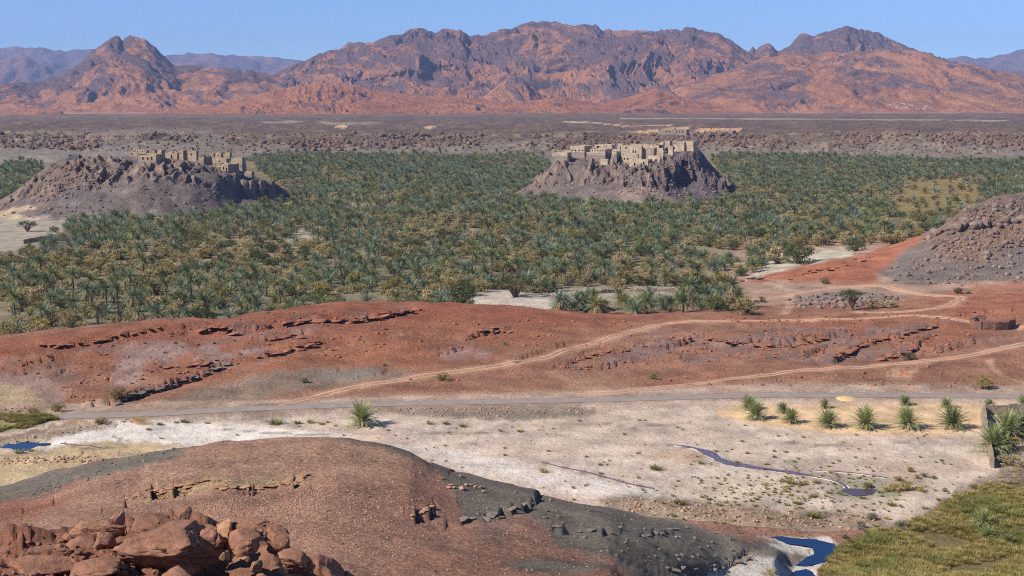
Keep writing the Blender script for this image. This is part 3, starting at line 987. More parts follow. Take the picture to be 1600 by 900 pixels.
def mat_water(name, deep, rough=0.06):
    t = NT(name, rough, 0.6)
    t.color(deep)
    t.b.inputs['IOR'].default_value = 1.33
    t.bump(t.noise(4.0, 4, 0.6), 0.35, 0.04)
    return t.m
m_blue = mat_water('water_deep', (0.003, 0.018, 0.075))
m_shal = mat_water('water_shallow', (0.085, 0.06, 0.075), 0.3)
for k, p in water_w.items():
    # fan of a fine outline
    q = []
    n = len(p)
    for i in range(n):
        a, b = p[i], p[(i + 1) % n]
        for j in range(4):
            q.append((a[0] + (b[0] - a[0]) * j / 4, a[1] + (b[1] - a[1]) * j / 4))
    cx, cy = sum(a for a, _ in q) / len(q), sum(b for _, b in q) / len(q)
    q = [(cx + (a - cx) * 1.0 + (0.25 if a > cx else -.25), cy + (b - cy) * 1.0 + (.25 if b > cy else -.25)) for a, b in q]
    me = bpy.data.meshes.new('water')
    wz_ = {'blue': -.07, 'lower': -.08, 'left': -.07, 'pond': -.09}[k]
    me.from_pydata([(a, b, wz_) for a, b in q], [], [tuple(range(len(q)))])
    me.materials.append(m_blue if k in ('blue', 'lower', 'left') else m_shal)
    tag(ob('water', me), kind='structure')

# round heap of clean sand beside the road
hx, hy = ground_at(1322, 626.3, .3)
v, f = [(hx, hy, .62)], []
for k in range(1, 5):
    for i in range(24):
        a = i * math.pi / 12
        r_ = k / 4 * (1 + .05 * math.sin(3 * a + 1))
        v.append((hx + math.cos(a) * r_ * 1.95, hy + math.sin(a) * r_ * 2.1, G.height(hx, hy) + .30 * (1 - (k / 4) ** 2) - (.1 if k == 4 else 0)))
v[0] = (hx, hy, G.height(hx, hy) + .30)
f = [(0, 1 + i, 1 + (i + 1) % 24) for i in range(24)]
for k in range(3):
    for i in range(24):
        a, b = 1 + k * 24 + i, 1 + k * 24 + (i + 1) % 24
        f.append((a, a + 24, b + 24, b))
m_sand = mat_basic('clean_sand', lin((206, 172, 122)), lin((222, 188, 136)), 2, bump=(6, .3, .05))
tag(ob('sand_heap', mesh('sand_heap', v, f, m_sand, smooth=True)), 'low round heap of clean yellow sand beside the road, behind the palm plot', 'sand heap')

def wet_mat():
    t = NT('trickling_water', .22, .7)
    f = t.rng(t.noise(2.4, 5, .7), .38, .62, 0, 1)
    t.color(t.mix(f, lin((74, 58, 72)), lin((128, 108, 112))))
    t.bump(t.noise(6, 4, .7), .8, .05)
    return t.m
m_wet = wet_mat()
salt = mat_basic('salt_crust', lin((206, 190, 172)), lin((226, 214, 202)), 3, bump=(5, .4, .04))
for pts, wf in [
    ([(1055, 698), (1078, 701), (1098, 706), (1112, 712), (1124, 720), (1148, 727), (1190, 733), (1228, 738), (1262, 744), (1300, 752), (1322, 758), (1328, 766)],
     lambda t: .35 + 1.5 * max(0, math.sin(min(1, t * 1.25) * math.pi)) ** .8 + .35 * math.sin(t * 31) * (t > .1)),
    ([(1262, 738), (1300, 738), (1345, 742), (1385, 748)], lambda t: .5 + .2 * math.sin(t * 17)),
    ([(845, 723), (880, 732), (920, 739), (955, 749), (985, 757), (1022, 764)], lambda t: .25 + .35 * t),
    ([(96, 693), (112, 696), (140, 698), (158, 701)], lambda t: .4 - .2 * t)]:
    wpx = smooth_line([ground_at(a, b, 0.12) for a, b in pts])
    if pts[0][0] not in (845, 96): strip('stream', wpx, (lambda g: (lambda t: g(t) + .55 + .25 * math.sin(t * 43)))(wf), salt, lift=0.035, jag=.12)
    strip('stream', wpx, wf, m_wet, lift=0.075, jag=.1)
# ------------------------------------------------------------------ mountains
M_MTN = mat_rock_far('mountain_rock', lin((122, 98, 96)), lin((194, 138, 98)), 0.012, 16)
M_FAR = mat_rock_far('far_mountain_rock', lin((120, 100, 100)), lin((150, 118, 108)), 0.004, 30)
MTNS = []
def mountain(name, sky_pts, Yb, Yc, base=(( -600, 20), (2200, 20)), cols=520, rows=110, depth=None, seed=0, relief=0.3, crag=0.5, mat=None, warm=1.0, px0=None, px1=None,
             gsz=230.0, orange=0.0, power=1.15, tilt=0.35):
    """one massif: a skyline seen from the camera, the slope down to the plain and a plain back slope"""
    depth = depth or (Yc - Yb) * .8
    xs = [p[0] for p in sky_pts]
    px0 = px0 if px0 is not None else min(xs)
    px1 = px1 if px1 is not None else max(xs)
    u0, u1 = (px0 - 800) / F * 1.0085, (px1 - 800) / F * 1.0085
    us = np.linspace(u0, u1, cols)
    def zcrest(u):
        pts = np.array([P(a, b, Yc) for a, b in sky_pts])
        return np.interp(u, pts[:, 0] / pts[:, 1], pts[:, 2])
    zc = zcrest(us)
    n = fbm(us * 60 * Yc / 5000, us * 0 + seed, 5, 400 + seed)
    zc = zc + (zc - 15) * n * 0.035
    # how far away the crest runs wanders, so that the range is no wall
    Yw = Yc + fbm(us * 5, us * 0 + 3, 3, 410 + seed) * (Yc - Yb) * .25
    T = np.linspace(0, 1, rows)[:, None]
    Yg = Yb + (Yw[None, :] - Yb) * T
    Xg = Yg * us[None, :]
    H = (zc[None, :] - 15)
    # keep the skyline: a crest moved nearer or farther must rise or sink with its distance
    H = (CAMZ + (zc[None, :] - CAMZ) * (Yw[None, :] / Yc)) - 15
    wx = Xg + fbm(Xg / 500, Yg / 700, 3, 420 + seed) * 160
    wy = Yg + fbm(Xg / 500, Yg / 700, 3, 421 + seed) * 200
    tt = wx + (wy - Yb) * tilt
    gul = ridged(tt / gsz, wy / (gsz * 3.0), 6, 430 + seed, .55)
    gul2 = ridged(tt / (gsz * .33), wy / (gsz * .8), 5, 440 + seed, .6)
    big = fbm(wx / (gsz * 2.2), wy / (gsz * 4), 4, 450 + seed)
    prof = T ** power
    env = np.sin(np.pi * np.clip(T, 0, 1)) ** .7
    z = 15 + H * prof
    z = z + H * relief * env * ((gul - .45) * 1.0 + big * .7) * (0.45 + .55 * T)
    edge = np.clip(T * 6, 0, 1)
    z = z + H * relief * .42 * (gul2 - .35) * edge * (1 - T ** 8 * .8)
    g3 = ridged(tt / (gsz * .13), wy / (gsz * .3), 4, 445 + seed, .6)
    z = z + H ** .5 * .75 * (g3 - .35) * edge * (1 - T ** 8 * .7)
    # broken rock bands
    bands = fbm(tt / (gsz * .5), wy / (gsz * 1.3), 5, 460 + seed)
    cr = sstep(-.05, .35, bands + crag * (T - .45) + big * .4)
    d1, d2, idc = cells(tt / (gsz * .16), wy / (gsz * .42), 470 + seed)
    z = z + cr * H ** .5 * ((idc - .4) * 1.5 * sstep(0, .3, d2 - d1)) * edge * (1 - T ** 10 * .6)
    # nothing in front may stand above the surveyed skyline
    lim = CAMZ + (zc[None, :] - CAMZ) * (Yg / Yc) - H * 0.012 * (1 - T)
    z = np.where(T < .985, np.minimum(z, lim), z)
    z = np.maximum(z, 14 - 6 * (1 - T))
    # back slope
    nb = 8
    Tb = np.linspace(0, 1, nb + 1)[1:, None]
    Yk = Yw[None, :] + depth * Tb
    zk = 15 + (z[-1][None, :] - 15) * (1 - Tb) ** 1.3
    Yg2 = np.vstack([Yg, Yk]); z2 = np.vstack([z, zk])
    # ends run out to the plain
    e = np.clip(np.minimum(us - us[0], us[-1] - us) / ((us[-1] - us[0]) * .02), 0, 1)
    z2 = 13 + (z2 - 13) * (e[None, :] if name == 'far_mountain' or True else 1)
    Xg2 = Yg2 * us[None, :]
    r, c = Yg2.shape
    v = np.stack([Xg2, Yg2, z2], -1).reshape(-1, 3)
    i = np.arange(r * c).reshape(r, c)
    f = np.stack([i[:-1, :-1], i[:-1, 1:], i[1:, 1:], i[1:, :-1]], -1).reshape(-1, 4)
    me = mesh(name, v, f, mat or M_MTN, smooth=True)
    o = ob(name, me)
    cr2 = np.vstack([cr, np.repeat(cr[-1:], nb, 0)])
    gy, gx = np.gradient(z2)
    stp = np.hypot(gx / (np.gradient(Xg2, axis=1) + 1e-6), gy / (np.gradient(Yg2, axis=0) + 1e-6))
    T2 = np.vstack([T * np.ones((1, c)), np.ones((nb, c))])
    cg = np.clip(cr2 * .9 + (stp - .55) * .7 + (T2 - .5) * crag - orange, 0, 1)
    setattr_f(me, 'crag', cg)
    tn = np.ones(z2.shape + (3,))
    m = sstep(.0, .4, fbm(Xg2 / 420, Yg2 / 800, 4, 480 + seed))[..., None] * .5
    tn = tn * (1 - m) + np.array([0.90, 0.86, 0.86]) * m
    low = (1 - sstep(.0, .25, T2))[..., None] * .5
    tn = tn * (1 - low) + np.array([1.12, 1.0, .92]) * low
    setattr_c(me, 'tint', tn * warm)
    tag(o, kind='structure')
    MTNS.append((us, Yg2, z2))
    return o

mountain('far_mountain', [(-1100, 70), (-500, 82), (-200, 70), (0, 74), (25, 74), (60, 75), (85, 78), (100, 81), (120, 78), (145, 76), (200, 90), (250, 88), (265, 86), (290, 85), (325, 83), (345, 85), (360, 86),
         (385, 87), (400, 88), (420, 89), (440, 91), (475, 95), (560, 104), (660, 115), (900, 120), (1200, 112), (1400, 105), (1450, 97), (1480, 92), (1500, 88), (1510, 88), (1522, 92), (1535, 90), (1545, 91),
         (1575, 84), (1600, 78), (1640, 66), (1720, 70), (1900, 60), (2300, 80), (2800, 85)], 11500, 13800, cols=620, rows=60, seed=1, relief=.42, crag=.6, mat=M_FAR, gsz=900, px0=-1100, px1=2800, tilt=.2)
mountain('far_mountain', [(-900, 100), (-400, 95), (-100, 100), (0, 95), (30, 88), (45, 89), (60, 98), (80, 106), (110, 108), (160, 118), (260, 140)], 9600, 10600, cols=240, rows=50, seed=2, relief=.45, mat=M_FAR, gsz=600, tilt=.2)
mountain('far_mountain', [(1480, 140), (1540, 112), (1580, 109), (1620, 112), (1700, 104), (1900, 96), (2300, 100), (2700, 110)], 7600, 8600, cols=160, rows=50, seed=3, relief=.45, mat=M_FAR, gsz=400, tilt=.2)
mountain('mountain', [(-1100, 120), (-700, 95), (-450, 110), (-200, 128), (-60, 132), (0, 131), (30, 129), (70, 126), (95, 119), (110, 108), (125, 97), (140, 84), (152, 75), (163, 66), (172, 61), (180, 58), (186, 58), (190, 63), (196, 59), (204, 56),
         (218, 56), (228, 60), (236, 69), (243, 75), (249, 83), (258, 91), (266, 97), (272, 102), (283, 100), (295, 100), (310, 103), (330, 106), (350, 108), (370, 110), (395, 110), (410, 113), (430, 122),
         (480, 130), (560, 146), (700, 165)], 4300, 5300, cols=560, rows=130, seed=4, relief=.26, crag=.85, orange=-.05)
mountain('mountain', [(1080, 140), (1120, 110), (1160, 88), (1172, 78), (1176, 72), (1181, 79), (1188, 74), (1195, 70), (1203, 67), (1209, 72), (1216, 78), (1222, 76), (1235, 70), (1244, 62), (1252, 55), (1262, 54), (1272, 56), (1290, 50), (1308, 43),
         (1322, 41), (1330, 43), (1345, 45), (1360, 51), (1375, 53), (1390, 60), (1405, 67), (1420, 75), (1450, 84), (1500, 100), (1600, 130)], 5200, 6400, cols=340, rows=90, seed=6, relief=.26, crag=.8)
mountain('mountain', [(250, 160), (330, 142), (380, 130), (420, 118), (440, 110), (462, 100), (482, 92), (500, 85), (515, 78), (530, 74), (545, 68), (565, 67), (580, 67), (592, 62), (605, 58), (612, 55), (620, 55), (635, 49), (648, 46),
         (660, 46), (672, 47), (678, 50), (690, 47), (705, 44), (718, 45), (728, 52), (733, 58), (745, 55), (760, 53), (775, 51), (790, 46), (802, 44), (815, 38), (830, 35), (848, 32), (862, 35), (885, 38),
         (910, 41), (935, 43), (955, 46), (975, 49), (986, 50), (992, 47), (1005, 46), (1018, 45), (1028, 49), (1040, 48), (1060, 47), (1085, 46), (1100, 48), (1118, 51), (1132, 58), (1145, 64), (1152, 70),
         (1158, 76), (1175, 84), (1220, 100), (1300, 120), (1400, 150)], 4250, 5700, cols=900, rows=180, seed=5, relief=.27, crag=.6, orange=.02)
mountain('mountain', [(900, 172), (960, 160), (1040, 140), (1080, 128), (1120, 116), (1160, 103), (1185, 93), (1210, 88), (1250, 84), (1290, 82), (1340, 80), (1385, 79), (1420, 78), (1438, 80), (1455, 85), (1470, 92), (1485, 98), (1510, 101), (1535, 105),
         (1560, 111), (1580, 116), (1600, 120), (1640, 128), (1700, 130), (1800, 120), (2000, 110), (2300, 125), (2700, 150)], 3900, 4900, cols=620, rows=140, seed=7, relief=.22, crag=.15, orange=.28, gsz=260)
mountain('hill', [(220, 176), (300, 170), (340, 164), (380, 154), (420, 143), (450, 137), (480, 133), (510, 130), (530, 130), (550, 134), (580, 139), (610, 143), (640, 147), (680, 150), (720, 152), (760, 156), (800, 160),
         (840, 156), (870, 151), (900, 156), (940, 163), (980, 152), (1010, 143), (1025, 138), (1045, 142), (1060, 150), (1090, 158), (1140, 168), (1200, 176)], 3760, 4250, cols=620, rows=80, seed=8, relief=.26, crag=-.1, orange=.42, gsz=150, warm=np.array([.98, .88, .80]))
mountain('hill', [(700, 172), (740, 160), (770, 140), (790, 124), (802, 119), (815, 122), (830, 135), (850, 150), (880, 165), (920, 175)], 4180, 4450, cols=160, rows=50, seed=9, relief=.3, crag=0, orange=.3, gsz=120)
mountain('hill', [(-300, 160), (-100, 165), (0, 174), (30, 170), (60, 168), (80, 170), (115, 177)], 3800, 4000, cols=160, rows=30, seed=10, relief=.2, crag=-.2, orange=.6, gsz=100)
mountain('hill', [(968, 177), (980, 173), (1000, 170), (1015, 171), (1040, 172), (1048, 177)], 3600, 3680, cols=60, rows=20, seed=11, relief=.15, crag=.6, gsz=40, warm=.8)

# ------------------------------------------------------------------ haze
hz_m = bpy.data.materials.new('haze')
hz_m.use_nodes = True
hn = hz_m.node_tree.nodes
hn.remove(hn['Principled BSDF'])
pv = hn.new('ShaderNodeVolumePrincipled')
pv.inputs['Color'].default_value = (0.40, 0.56, 1.0, 1)
pv.inputs['Density'].default_value = 5.8e-5
pv.inputs['Anisotropy'].default_value = 0.0
hz_m.node_tree.links.new(pv.outputs[0], hn['Material Output'].inputs['Volume'])
bx = [(-12500, -200, -15), (12500, -200, -15), (12500, 16500, -15), (-12500, 16500, -15)]
hv = bx + [(a, b, 800) for a, b, _ in bx]
hz = ob('haze', mesh('haze', hv, [(0, 3, 2, 1), (4, 5, 6, 7), (0, 1, 5, 4), (1, 2, 6, 5), (2, 3, 7, 6), (3, 0, 4, 7)], hz_m))
tag(hz, 'thin pale haze lying over the whole valley and the mountains', 'haze', kind='stuff')

def mtn_hit(px, py):
    """first mountain surface seen at a pixel"""
    v = (450 - py) / F
    dx, dy, dz_ = (px - 800) / F, CT + v * ST, v * CT - ST
    best = None
    for us, Yg, Zg in MTNS:
        u = dx / dy
        if not us[0] < u < us[-1]: continue
        k = int(round((u - us[0]) / (us[1] - us[0])))
        ray = CAMZ + Yg[:, k] * dz_ / dy
        m = ray < Zg[:, k]
        if m.any():
            y = Yg[int(np.argmax(m)), k]
            if best is None or y < best: best = y
    return best or 3850.0
# ------------------------------------------------------------------ the two village hills
M_HILL = mat_ground_copy = None
def hill(name, lines, px0, px1, cols, rows, seed, crag_rows, amp, cell=3.2):
    us = np.linspace((px0 - 800) / F * 1.006, (px1 - 800) / F * 1.006, cols)
    H = Loft(lines, us, rows, mode='lin', smooth=9)
    x, y, s = H.X, H.Y, H.S
    ppx, ppy = H.px()
    a, b = crag_rows
    cr = sstep(a - .25, a + .1, s) * (1 - sstep(b, b + .35, s))
    cr = cr * sstep(-.45, .1, fbm(x / 22, s * 1.2, 3, seed) + .1)
    d1, d2, idc = cells(x / cell + fbm(x / 9, y / 9, 2, seed + 1) * .8, y / (cell * 2.2), seed + 2)
    e = np.clip(np.minimum(s, len(lines) - 1 - s) * 3, 0, 1)
    dzz = cr * ((idc - .45) * amp * sstep(0, .28, d2 - d1)) + cr * (ridged(x / 6, y / 16, 3, seed + 5) - .4) * amp * .8
    dzz += e * (fbm(x / 14, y / 14, 3, seed + 3) * .9 + fbm(x / 4, y / 8, 2, seed + 4) * .25)
    H.Z = H.Z + dzz * np.clip((H.Z + .5) / 4, 0, 1)
    o = H.build(name, MATS['ground'])
    t = np.zeros(x.shape + (3,)) + C(132, 116, 108)
    def L(m, c):
        nonlocal t
        m = np.clip(m, 0, 1)[..., None]
        t = t * (1 - m) + c * m
    nn = sstep(-.3, .3, fbm(x / 9, y / 14, 4, seed + 6))
    L(nn * .6, C(112, 96, 92))
    L(cr * .75, C(124, 106, 98))
    L(cr * sstep(.5, .75, idc) * .7, C(164, 136, 112))
    L(cr * sstep(.4, .2, idc) * .6, C(96, 82, 82))
    L(1 - sstep(.05, .25, s + fbm(x / 9, s, 2, 3) * .2), C(172, 156, 144))
    return H, o, t, s, x, y, ppx, ppy

lh = [row('Z', (-90, -.6, 660), (-40, -.6, 625), (0, -.5, 612), (60, -.4, 597), (130, -.4, 596), (220, -.4, 602), (300, -.5, 614), (380, -.5, 634), (440, -.5, 660), (480, -.6, 700)),
      row('P', (-90, 332, 665), (-40, 336, 640), (0, 332, 630), (30, 322, 625), (80, 307, 625), (130, 300, 625), (220, 289, 628), (300, 291, 640), (340, 298, 652), (365, 306, 668), (380, 309, 672), (430, 312, 688), (450, 313, 704), (480, 313, 735)),
      row('P', (-90, 330, 690), (-30, 334, 665), (0, 323, 660), (25, 305, 657), (50, 283, 655), (75, 263, 655), (100, 255, 656), (130, 251, 658), (170, 250, 662), (210, 252, 664), (250, 254, 666), (290, 259, 668), (330, 267, 672),
          (352, 272, 676), (372, 279, 678), (395, 283, 684), (420, 287, 692), (436, 290, 700), (443, 305, 712), (460, 309, 734), (480, 311, 745)),
      row('P', (-90, 324, 720), (-25, 329, 690), (20, 302, 700), (55, 276, 705), (80, 258, 708), (100, 249, 710), (150, 246, 714), (210, 244, 720), (260, 245, 728), (290, 247, 735), (330, 251, 742), (365, 255, 748), (385, 268, 752),
          (400, 279, 756), (440, 293, 760), (460, 304, 764), (480, 307, 770)),
      row('Z', (-90, -.6, 760), (0, -.6, 750), (300, -.6, 800), (480, -.6, 820))]
LHL, lho, lt, ls, lx, ly, lpx, lpy = hill('hill', lh, -90, 480, 420, [34, 60, 26, 10], 500, (1.2, 2.02), 3.4)
def Lp(pp, qq, poly, fe): return sstep(-fe, fe, poly_sd(pp + fbm(lx / 4, ly / 6, 3, 9)[:pp.shape[0], :pp.shape[1]] * 0, qq, poly))
def mixp(t, m, c):
    m = np.clip(m, 0, 1)[..., None]
    return t * (1 - m) + c * m
lt = mixp(lt, Lp(lpx, lpy, [(60, 300), (85, 262), (110, 252), (140, 252), (135, 275), (105, 305), (80, 312)], 6) * .6, C(144, 116, 96))
lt = mixp(lt, Lp(lpx, lpy, [(-20, 342), (0, 330), (45, 320), (60, 326), (20, 334), (60, 342), (0, 345)], 3) * .8, C(200, 172, 136))
lt = mixp(lt, Lp(lpx, lpy, [(85, 300), (130, 292), (135, 316), (90, 320)], 6) * .5, C(110, 108, 112))
setattr_c(LHL.me, 'tint', lt); setattr_f(LHL.me, 'grit', np.full(lx.shape, 1.0))
tag(lho, kind='structure')

rh = [row('Z', (770, -.6, 745), (800, -.6, 738), (850, -.5, 730), (900, -.5, 722), (1000, -.5, 704), (1050, -.5, 702), (1100, -.5, 715), (1160, -.6, 745), (1190, -.6, 760)),
      row('P', (770, 309, 750), (800, 306, 745), (840, 296, 744), (900, 290, 742), (960, 290, 732), (1000, 294, 722), (1045, 300, 722), (1066, 290, 740), (1085, 282, 748), (1100, 286, 746), (1120, 298, 742), (1150, 303, 752), (1190, 307, 768)),
      row('P', (770, 308, 760), (800, 306, 758), (825, 294, 760), (845, 279, 764), (857, 266, 766), (868, 254, 768), (880, 250, 768), (900, 250, 768), (930, 249, 766), (957, 249, 760), (970, 256, 752), (980, 262, 748), (1000, 265, 742),
          (1012, 262, 742), (1030, 257, 744), (1044, 253, 748), (1056, 248, 752), (1066, 241, 756), (1080, 239, 756), (1090, 242, 758), (1097, 252, 760), (1101, 262, 762), (1112, 266, 766), (1122, 276, 768), (1134, 280, 770), (1146, 292, 776), (1165, 303, 780), (1190, 305, 785)),
      row('P', (770, 304, 790), (800, 302, 800), (835, 287, 802), (855, 268, 804), (866, 250, 806), (873, 245, 808), (900, 242, 808), (960, 240, 806), (1000, 238, 804), (1040, 235, 803), (1060, 233, 804), (1090, 233, 806), (1098, 241, 806),
          (1110, 257, 806), (1130, 276, 808), (1150, 290, 810), (1165, 300, 810), (1190, 302, 812)),
      row('Z', (770, -.6, 850), (1190, -.6, 860))]
RHL, rho, rt, rs_, lx, ly, rpx, rpy = hill('hill', rh, 770, 1190, 420, [34, 56, 26, 10], 600, (1.15, 2.02), 5.2, 4.0)
rt = mixp(rt, Lp(rpx, rpy, [(1030, 300), (1020, 262), (1060, 240), (1100, 240), (1150, 295), (1100, 318), (1040, 318)], 12) * .7, C(100, 86, 92))  # shade of the crag face turned from the sun, put into the tint
rt = mixp(rt, Lp(rpx, rpy, [(950, 300), (1010, 290), (1060, 312), (1050, 325), (990, 318)], 5) * .4, C(178, 150, 132))
setattr_c(RHL.me, 'tint', rt); setattr_f(RHL.me, 'grit', np.full(lx.shape, 1.0))
tag(rho, kind='structure')

def surf(x, y):
    z = G.height(x, y)
    if 590 < y < 860:
        u = x / y
        for H in (LHL, RHL):
            if H.us[0] < u < H.us[-1]:
                k = int((u - H.us[0]) / (H.us[1] - H.us[0]))
                if H.Y[0, k] < y < H.Y[-1, k]:
                    z = max(z, H.height(x, y))
    return z

# ------------------------------------------------------------------ scattering of things nobody could count
def scatter(name, pts, protos, label, cat, mat=None):
    """pts: (x, y, z, scale, rotation, which, tilt); protos: list of lists of objects whose meshes make one plant or stone"""
    a = np.array(pts, dtype=np.float32)
    me = bpy.data.meshes.new(name)
    me.vertices.add(len(a))
    me.vertices.foreach_set('co', a[:, :3].ravel())
    for nm, k in (('sc', 3), ('rz', 4), ('tl', 6)):
        at = me.attributes.new(nm, 'FLOAT', 'POINT')
        at.data.foreach_set('value', np.ascontiguousarray(a[:, k]))
    at = me.attributes.new('wh', 'INT', 'POINT')
    at.data.foreach_set('value', a[:, 5].astype(np.int32))
    o = ob(name, me)
    ng = bpy.data.node_groups.new(name, 'GeometryNodeTree')
    ng.interface.new_socket('Geometry', in_out='INPUT', socket_type='NodeSocketGeometry')
    ng.interface.new_socket('Geometry', in_out='OUTPUT', socket_type='NodeSocketGeometry')
    N, Lk = ng.nodes, ng.links
    gi, go = N.new('NodeGroupInput'), N.new('NodeGroupOutput')
    iop = N.new('GeometryNodeInstanceOnPoints')
    jn = N.new('GeometryNodeJoinGeometry')
    for p in reversed(protos):
        j2 = N.new('GeometryNodeJoinGeometry')
        for q in p:
            oi = N.new('GeometryNodeObjectInfo')
            oi.transform_space = 'ORIGINAL'
            oi.inputs['Object'].default_value = q
            Lk.new(oi.outputs['Geometry'], j2.inputs[0])
        gt = N.new('GeometryNodeGeometryToInstance')
        Lk.new(j2.outputs[0], gt.inputs[0])
        Lk.new(gt.outputs[0], jn.inputs[0])
    def na(nm, ty='FLOAT'):
        q = N.new('GeometryNodeInputNamedAttribute')
        q.data_type = ty
        q.inputs['Name'].default_value = nm
        return q.outputs['Attribute']
    Lk.new(gi.outputs[0], iop.inputs['Points'])
    Lk.new(jn.outputs[0], iop.inputs['Instance'])
    iop.inputs['Pick Instance'].default_value = True
    Lk.new(na('wh', 'INT'), iop.inputs['Instance Index'])
    cx = N.new('ShaderNodeCombineXYZ')
    Lk.new(na('rz'), cx.inputs[2])
    Lk.new(na('tl'), cx.inputs[0])
    Lk.new(cx.outputs[0], iop.inputs['Rotation'])
    Lk.new(na('sc'), iop.inputs['Scale'])
    Lk.new(iop.outputs[0], go.inputs[0])
    md = o.modifiers.new('scatter', 'NODES')
    md.node_group = ng
    return tag(o, label, cat, kind='stuff')

# ------------------------------------------------------------------ plants
M_PALM = mat_leaf('palm_leaf', lin((92, 104, 74)), lin((130, 140, 106)), 0.32)
M_PALM2 = mat_leaf('palm_leaf_green', lin((90, 98, 58)), lin((128, 134, 84)), 0.32)
M_PALM3 = mat_leaf('palm_leaf_olive', lin((114, 112, 68)), lin((150, 144, 96)), 0.25)
M_PALM4 = mat_leaf('palm_leaf_glaucous', lin((98, 112, 90)), lin((134, 146, 120)), 0.3)
M_PALMY = mat_leaf('young_palm_leaf', lin((118, 128, 78)), lin((164, 168, 112)), 0.2)
M_DRY = mat_leaf('dry_palm_leaf', lin((158, 134, 98)), lin((196, 170, 128)), 0.25, .8, .1)
M_DRYP = mat_leaf('pale_dry_leaf', lin((168, 152, 124)), lin((196, 182, 156)), 0.15, .8, .1)
M_TRUNK = mat_basic('palm_trunk', lin((92, 74, 60)), lin((128, 106, 86)), 3.0, bump=(6, .6, .06), space='obj')
M_BUSHG = mat_leaf('acacia_leaf', lin((72, 82, 44)), lin((106, 112, 66)), .22)
M_BUSHT = mat_leaf('tamarisk_leaf', lin((154, 138, 102)), lin((190, 172, 130)), .2, .8, .1)
M_BUSHO = mat_leaf('olive_bush_leaf', lin((126, 116, 70)), lin((160, 146, 92)), .25)
M_BUSHY = mat_leaf('yellow_bush_leaf', lin((140, 126, 66)), lin((172, 150, 88)), .2)
M_BUSHGR = mat_leaf('grey_bush_leaf', lin((118, 120, 96)), lin((146, 142, 118)), .2)
M_WOOD = mat_basic('bush_wood', lin((86, 70, 58)), lin((120, 102, 86)), 4.0, space='obj')
M_GRASS = mat_leaf('grass_blade', lin((138, 126, 70)), lin((172, 156, 98)), .25, .8, .1)
M_REED = mat_leaf('green_tuft_blade', lin((110, 112, 60)), lin((146, 142, 84)), .25, .8, .1)

def frond_arrays(r, h, az, el, L, droop, n=11, leaf=.55, wid=.15):
    """one feather frond: rachis and two rows of leaflets; returns verts and quads"""
    v, f = [], []
    ca, sa = math.cos(az), math.sin(az)
    p = Vector((ca * .12, sa * .12, h))
    step = L / n
    side = Vector((-sa, ca, 0))
    pts, dirs = [], []
    for i in range(n + 1):
        t = i / n
        e = el - droop * t ** 1.4
        d = Vector((ca * math.cos(e), sa * math.cos(e), math.sin(e)))
        pts.append(p.copy()); dirs.append(d)
        p = p + d * step
    twist = r.uniform(-.5, .5)
    for i in range(n):
        a, b = pts[i], pts[i + 1]
        wd = .05 * (1 - i / n) + .012
        k = len(v)
        v += [a - side * wd, a + side * wd, b + side * wd * .8, b - side * wd * .8]
        f.append((k, k + 1, k + 2, k + 3))
    for i in range(1, n + 1):
        t = i / n
        l = leaf * (math.sin(math.pi * min(1, t * .92 + .12)) ** .6) * r.uniform(.8, 1.1)
        d = dirs[i]
        up = side.cross(d)
        for s in (-1, 1):
            q = (d * (.55 + .5 * t) + side * s * (.85 - .35 * t) - up * s * twist * .3 + Vector((0, 0, -.22 + r.uniform(-.15, .15)))).normalized()
            a = pts[i]
            w = d * wid * .5
            k = len(v)
            v += [a - w, a + w, a + q * l + w * .15, a + q * l - w * .15]
            f.append((k, k + 1, k + 2, k + 3))
    return v, f

def join_arrays(parts):
    V, FF = [], []
    for v, f in parts:
        k = len(V)
        V += [tuple(q) for q in v]
        FF += [tuple(i + k for i in q) for q in f]
    return V, FF

def tube_arrays(pts, rads, n=7, close=True):
    v, f = [], []
    for i, (p, rd) in enumerate(zip(pts, rads)):
        a = Vector(pts[max(0, i - 1)]); b = Vector(pts[min(len(pts) - 1, i + 1)])
        d = (b - a).normalized()
        x = d.cross(Vector((0.3, 1, 0.1))).normalized()
        y = d.cross(x)
        for k in range(n):
            t = 2 * math.pi * k / n
            v.append(Vector(p) + (x * math.cos(t) + y * math.sin(t)) * rd)
        if i:
            for k in range(n):
                a0, b0 = (i - 1) * n + k, (i - 1) * n + (k + 1) % n
                f.append((a0, b0, b0 + n, a0 + n))
    if close:
        f.append(tuple(range((len(pts) - 1) * n, len(pts) * n)))
    return v, f

